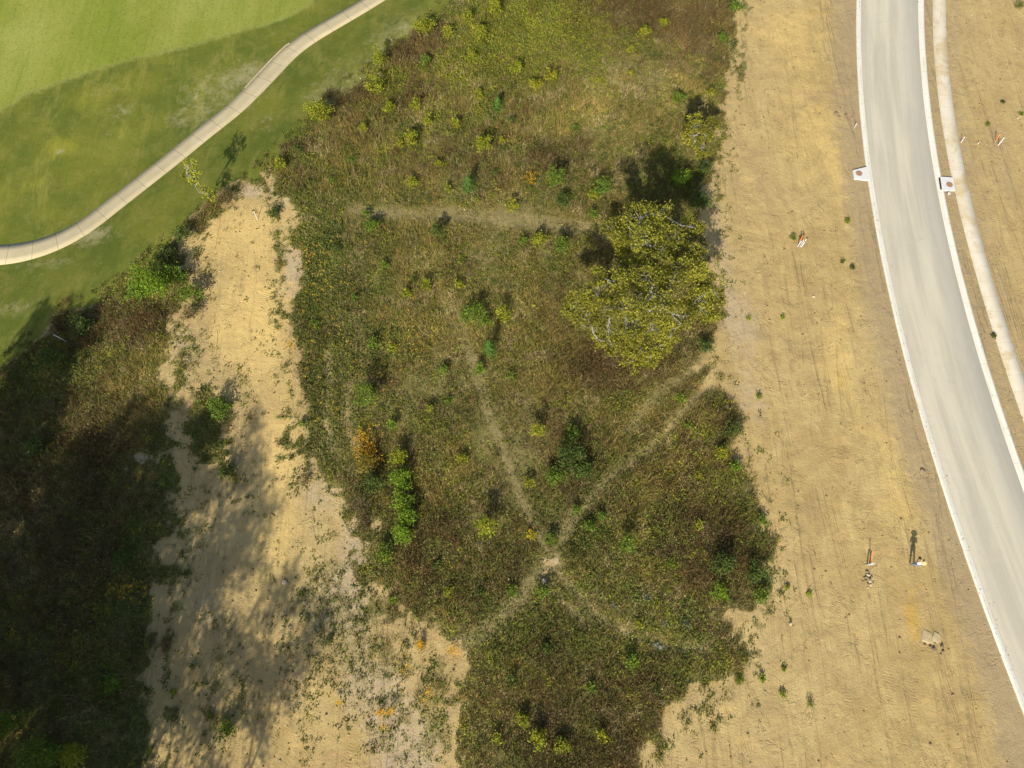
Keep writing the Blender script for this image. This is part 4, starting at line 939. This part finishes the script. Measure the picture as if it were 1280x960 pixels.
# rocks
M_SLAB = mottled('pale_clay', (.47,.38,.21), (.40,.31,.16), 3, .95, .03); M_ROCKD = mottled('dark_rock', (.27,.20,.12), (.18,.135,.08), 9, .95, .02); M_ROCKP = mottled('pale_rock', (.55,.47,.33), (.46,.38,.25), 7, .95, .02)
def rock(px, py, r, m, label, seed, group, flat=.7):
    x, y, z = spot(px, py); o = MB().rock((0, 0, 0), r, seed, flat).build('rock', m, None); o.location = (x, y, z+r*flat*.35); tag(o, label, 'rock', group); return o
for i, (a, b_, r, dk) in enumerate([(1084,715,.14,1),(1085,719,.17,0),(1083,722,.16,1),(1086,724,.18,1),(1087,727,.13,0),(1082,726,.12,1),(1089,721,.10,1),(1080,722,.08,1),(1088,731,.10,0),(1085,730,.12,1),(1091,728,.07,1),(1078,727,.07,1),(1084,735,.08,0)]):
    rock(a, b_, r, M_ROCKD if dk else M_ROCKP, 'dark lump of soil and stone in the pile below the pipe bundle' if dk else 'pale stone in the pile below the pipe bundle', i, 'stones of the small pile below the pipes')
for i, (a, b_, r, l) in enumerate([(1159,797,.52,'pale broken rock slab beside the orange soil patch'),(1171,797,.42,'flat pale rock right of the broken slab')]):
    rock(a, b_, r, M_SLAB, l, 40+i, 'pale slabs in the dirt', .10)
for i, (a, b_, r) in enumerate([(1163,808,.14),(1167,812,.18),(1177,808,.17),(1178,814,.12),(1156,806,.10),(1176,818,.09)]):
    rock(a, b_, r, M_ROCKD, 'dark clod broken off beside the pale rock slab', 50+i, 'dark clods by the slab')
for i, (a, b_, r, l) in enumerate([(1045,142,.22,'left dark clod beside a dug hole near the kerb'),(1057,144,.2,'right dark clod beside a dug hole near the kerb'),(1049,146,.15,'small clod between the two dark ones near the kerb'),(1153,588,.2,'brown clod near the kerb above the person')]):
    rock(a, b_, r, M_ROCKD, l, 60+i, 'dark clods near the kerb', .5)
for i, (a, b_, r, l) in enumerate([(908,508,.2,'pale stone at the tip of the right scrub lobe'),(828,877,.25,'pale stone in the scrub near the lower dirt edge'),(356,728,.22,'white rock in the left dirt strip'),(1017,371,.12,'pale stone on the open dirt right of the oak'),(680,726,.22,'pale stone below the track crossing'),(988,780,.14,'grey stone on dirt beside the field corner'),(1272,148,.1,'pale stone by the right photo edge')]):
    rock(a, b_, r, M_ROCKP, l, 70+i, 'single pale stones')

# ------------------------------------------------------------------ the person
M_SKIN = mat('skin', (.55,.33,.22), .6); M_SHIRT = mottled('white_shirt', (.80,.80,.80), (.74,.75,.77), 12); M_JEANS = mottled('blue_jeans', (.13,.22,.33), (.10,.17,.27), 12)
M_SHOE = mat('red_shoes', (.45,.10,.06), .6); M_HAT = mottled('straw', (.72,.55,.24), (.62,.46,.18), 20); M_BLACK = mat('black_plastic', (.015,.015,.017), .4); M_HAIR = mat('brown_hair', (.08,.05,.03), .7)
def skin(name, nodes, edges, m, parent, sub=2):
    me = bpy.data.meshes.new(name); ks = list(nodes); me.from_pydata([nodes[k][0] for k in ks], [(ks.index(a), ks.index(b_)) for a, b_ in edges], [])
    me.materials.append(m); o = bpy.data.objects.new(name, me); link(o, parent)
    md = o.modifiers.new('skin', 'SKIN')
    if not me.skin_vertices: me.attributes  # layer is made with the modifier below
    bpy.context.view_layer.objects.active = o
    if not me.skin_vertices:
        bpy.ops.object.select_all(action='DESELECT'); o.select_set(True); bpy.ops.mesh.customdata_skin_add()
    sv = me.skin_vertices[0].data
    for i, k in enumerate(ks): r = nodes[k][1]; sv[i].radius = (r, r) if not isinstance(r, tuple) else r
    sv[0].use_root = True; md.use_smooth_shade = True
    s2 = o.modifiers.new('subsurf', 'SUBSURF'); s2.levels = sub; s2.render_levels = sub
    return o
px_, py_, pz_ = spot(1140, 706)
man = empty('person', (px_, py_, pz_), 'person in straw hat, white shirt and blue jeans standing on the dirt', 'person', rz=rad(-6))
nd = {'pel': ((0,0,.98), (.14,.10)), 'sp': ((0,.0,1.16), (.13,.09)), 'ch': ((0,.01,1.38), (.155,.10)), 'nk': ((0,.01,1.56), .055), 'jaw': ((0,.035,1.64), (.07,.08)), 'hd': ((0,.025,1.73), (.08,.095)), 'top': ((0,.01,1.80), (.06,.07))}
ed = [('pel','sp'),('sp','ch'),('ch','nk'),('nk','jaw'),('jaw','hd'),('hd','top')]
for s_, n_ in ((-1, 'l'), (1, 'r')):
    nd.update({'sh'+n_: ((s_*.19,.0,1.48), .06), 'el'+n_: ((s_*.27,.03,1.20), .043), 'wr'+n_: ((s_*.14,.27,1.22), .028), 'pm'+n_: ((s_*.115,.335,1.235), (.022,.038)),
       'hp'+n_: ((s_*.10,0,.92), .092), 'kn'+n_: ((s_*.14,.02,.50), .06), 'an'+n_: ((s_*.16,-.01,.10), .042), 'to'+n_: ((s_*.19,.14,.045), .035)})
    ed += [('ch','sh'+n_),('sh'+n_,'el'+n_),('el'+n_,'wr'+n_),('wr'+n_,'pm'+n_),('pel','hp'+n_),('hp'+n_,'kn'+n_),('kn'+n_,'an'+n_),('an'+n_,'to'+n_)]
    for f in range(4):
        z_ = 1.262-.019*f; L = (.07,.08,.075,.06)[f]
        nd['f%d0%s' % (f, n_)] = ((s_*.11,.365,z_), .009); nd['f%d1%s' % (f, n_)] = ((s_*.095,.365+L*.5,z_-.004), .0085); nd['f%d2%s' % (f, n_)] = ((s_*.07,.365+L*.55,z_-.008), .0075)
        ed += [('pm'+n_,'f%d0%s' % (f, n_)),('f%d0%s' % (f, n_),'f%d1%s' % (f, n_)),('f%d1%s' % (f, n_),'f%d2%s' % (f, n_))]
    nd['t0'+n_] = ((s_*.095,.315,1.265), .011); nd['t1'+n_] = ((s_*.075,.345,1.285), .0095); ed += [('pm'+n_,'t0'+n_),('t0'+n_,'t1'+n_)]
skin('body', nd, ed, M_SKIN, man)
K = 1.17
def sub(keys, extra=None, k=K):
    d = {q: (nd[q][0], tuple(a*k for a in nd[q][1]) if isinstance(nd[q][1], tuple) else nd[q][1]*k) for q in keys}
    if extra: d.update(extra)
    return d
nb = sub(['ch','sp','shl','shr'], {'hem': ((0,0,.97), (.175,.13)), 'ell': ((-.25,.02,1.28), .062), 'elr': ((.25,.02,1.28), .062), 'col': ((0,.01,1.51), .075)}, 1.22)
skin('shirt', nb, [('ch','sp'),('sp','hem'),('ch','shl'),('ch','shr'),('shl','ell'),('shr','elr'),('ch','col')], M_SHIRT, man)
nb = sub(['pel','hpl','hpr','knl','knr'], {'al': ((-.16,-.01,.14), .065), 'ar': ((.16,-.01,.14), .065)}, 1.2)
skin('trousers', nb, [('pel','hpl'),('pel','hpr'),('hpl','knl'),('hpr','knr'),('knl','al'),('knr','ar')], M_JEANS, man)
for s_ in (-1, 1): skin('shoe', {'a': ((s_*.16,-.04,.055), .055), 'b': ((s_*.175,.06,.05), .052), 'c': ((s_*.195,.17,.042), .042)}, [('a','b'),('b','c')], M_SHOE, man)
hr = MB(); hr.lathe([(.0,.135),(.06,.12),(.092,.07),(.098,.0),(.085,-.06)], 18, (0,0,0)); hr_o = hr.build('hair', M_HAIR, man, True); hr_o.location = (0, .0, 1.715)
ht = MB(); ht.lathe([(0,.15),(.06,.15),(.095,.125),(.105,.03),(.12,.01),(.20,.0),(.25,.012),(.25,.004),(.19,-.008),(.105,.0)], 28); h_o = ht.build('hat', M_HAT, man, True); h_o.location = (0, .015, 1.745)
MB().lathe([(.107,.03),(.109,.03),(.105,.062),(.101,.062)], 24).build('hat_band', M_RUST, h_o)
fc = MB(); fc.tube([(0,.105,1.735),(0,.135,1.69),(0,.105,1.68)], [.008,.015,.008], 8)
for s_ in (-1, 1): fc.rock((s_*.088,.02,1.71), .022, 3, 1.3)
fc.build('face_features', M_SKIN, man, True)
ey = MB()
for s_ in (-1, 1): ey.rock((s_*.032,.112,1.735), .010, 2, .8)
ey.tube([(-.025,.113,1.655),(0,.12,1.652),(.025,.113,1.655)], [.004,.006,.004], 6); ey.build('eyes_and_mouth', mat('dark_face', (.12,.04,.03)), man)
rc = empty('remote_controller', man.matrix_basis @ Vector((0, .37, 1.235)), 'black remote controller held in the hands of the standing person', 'controller', rz=rad(-6))
MB().prism([(-.085,-.04),(-.065,-.055),(.065,-.055),(.085,-.04),(.085,.05),(-.085,.05)], -.02, .025).build('body', M_BLACK, rc)
MB().prism([(-.08,.055),(.08,.055),(.075,.16),(-.075,.16)], .012, .03).build('screen', mat('dark_screen', (.03,.035,.04), .2, .6), rc)
for s_ in (-1, 1): MB().tube([(s_*.045,-.01,.02),(s_*.045,-.01,.05)], [.006,.011], 8).build('control_stick', M_GREYP, rc)
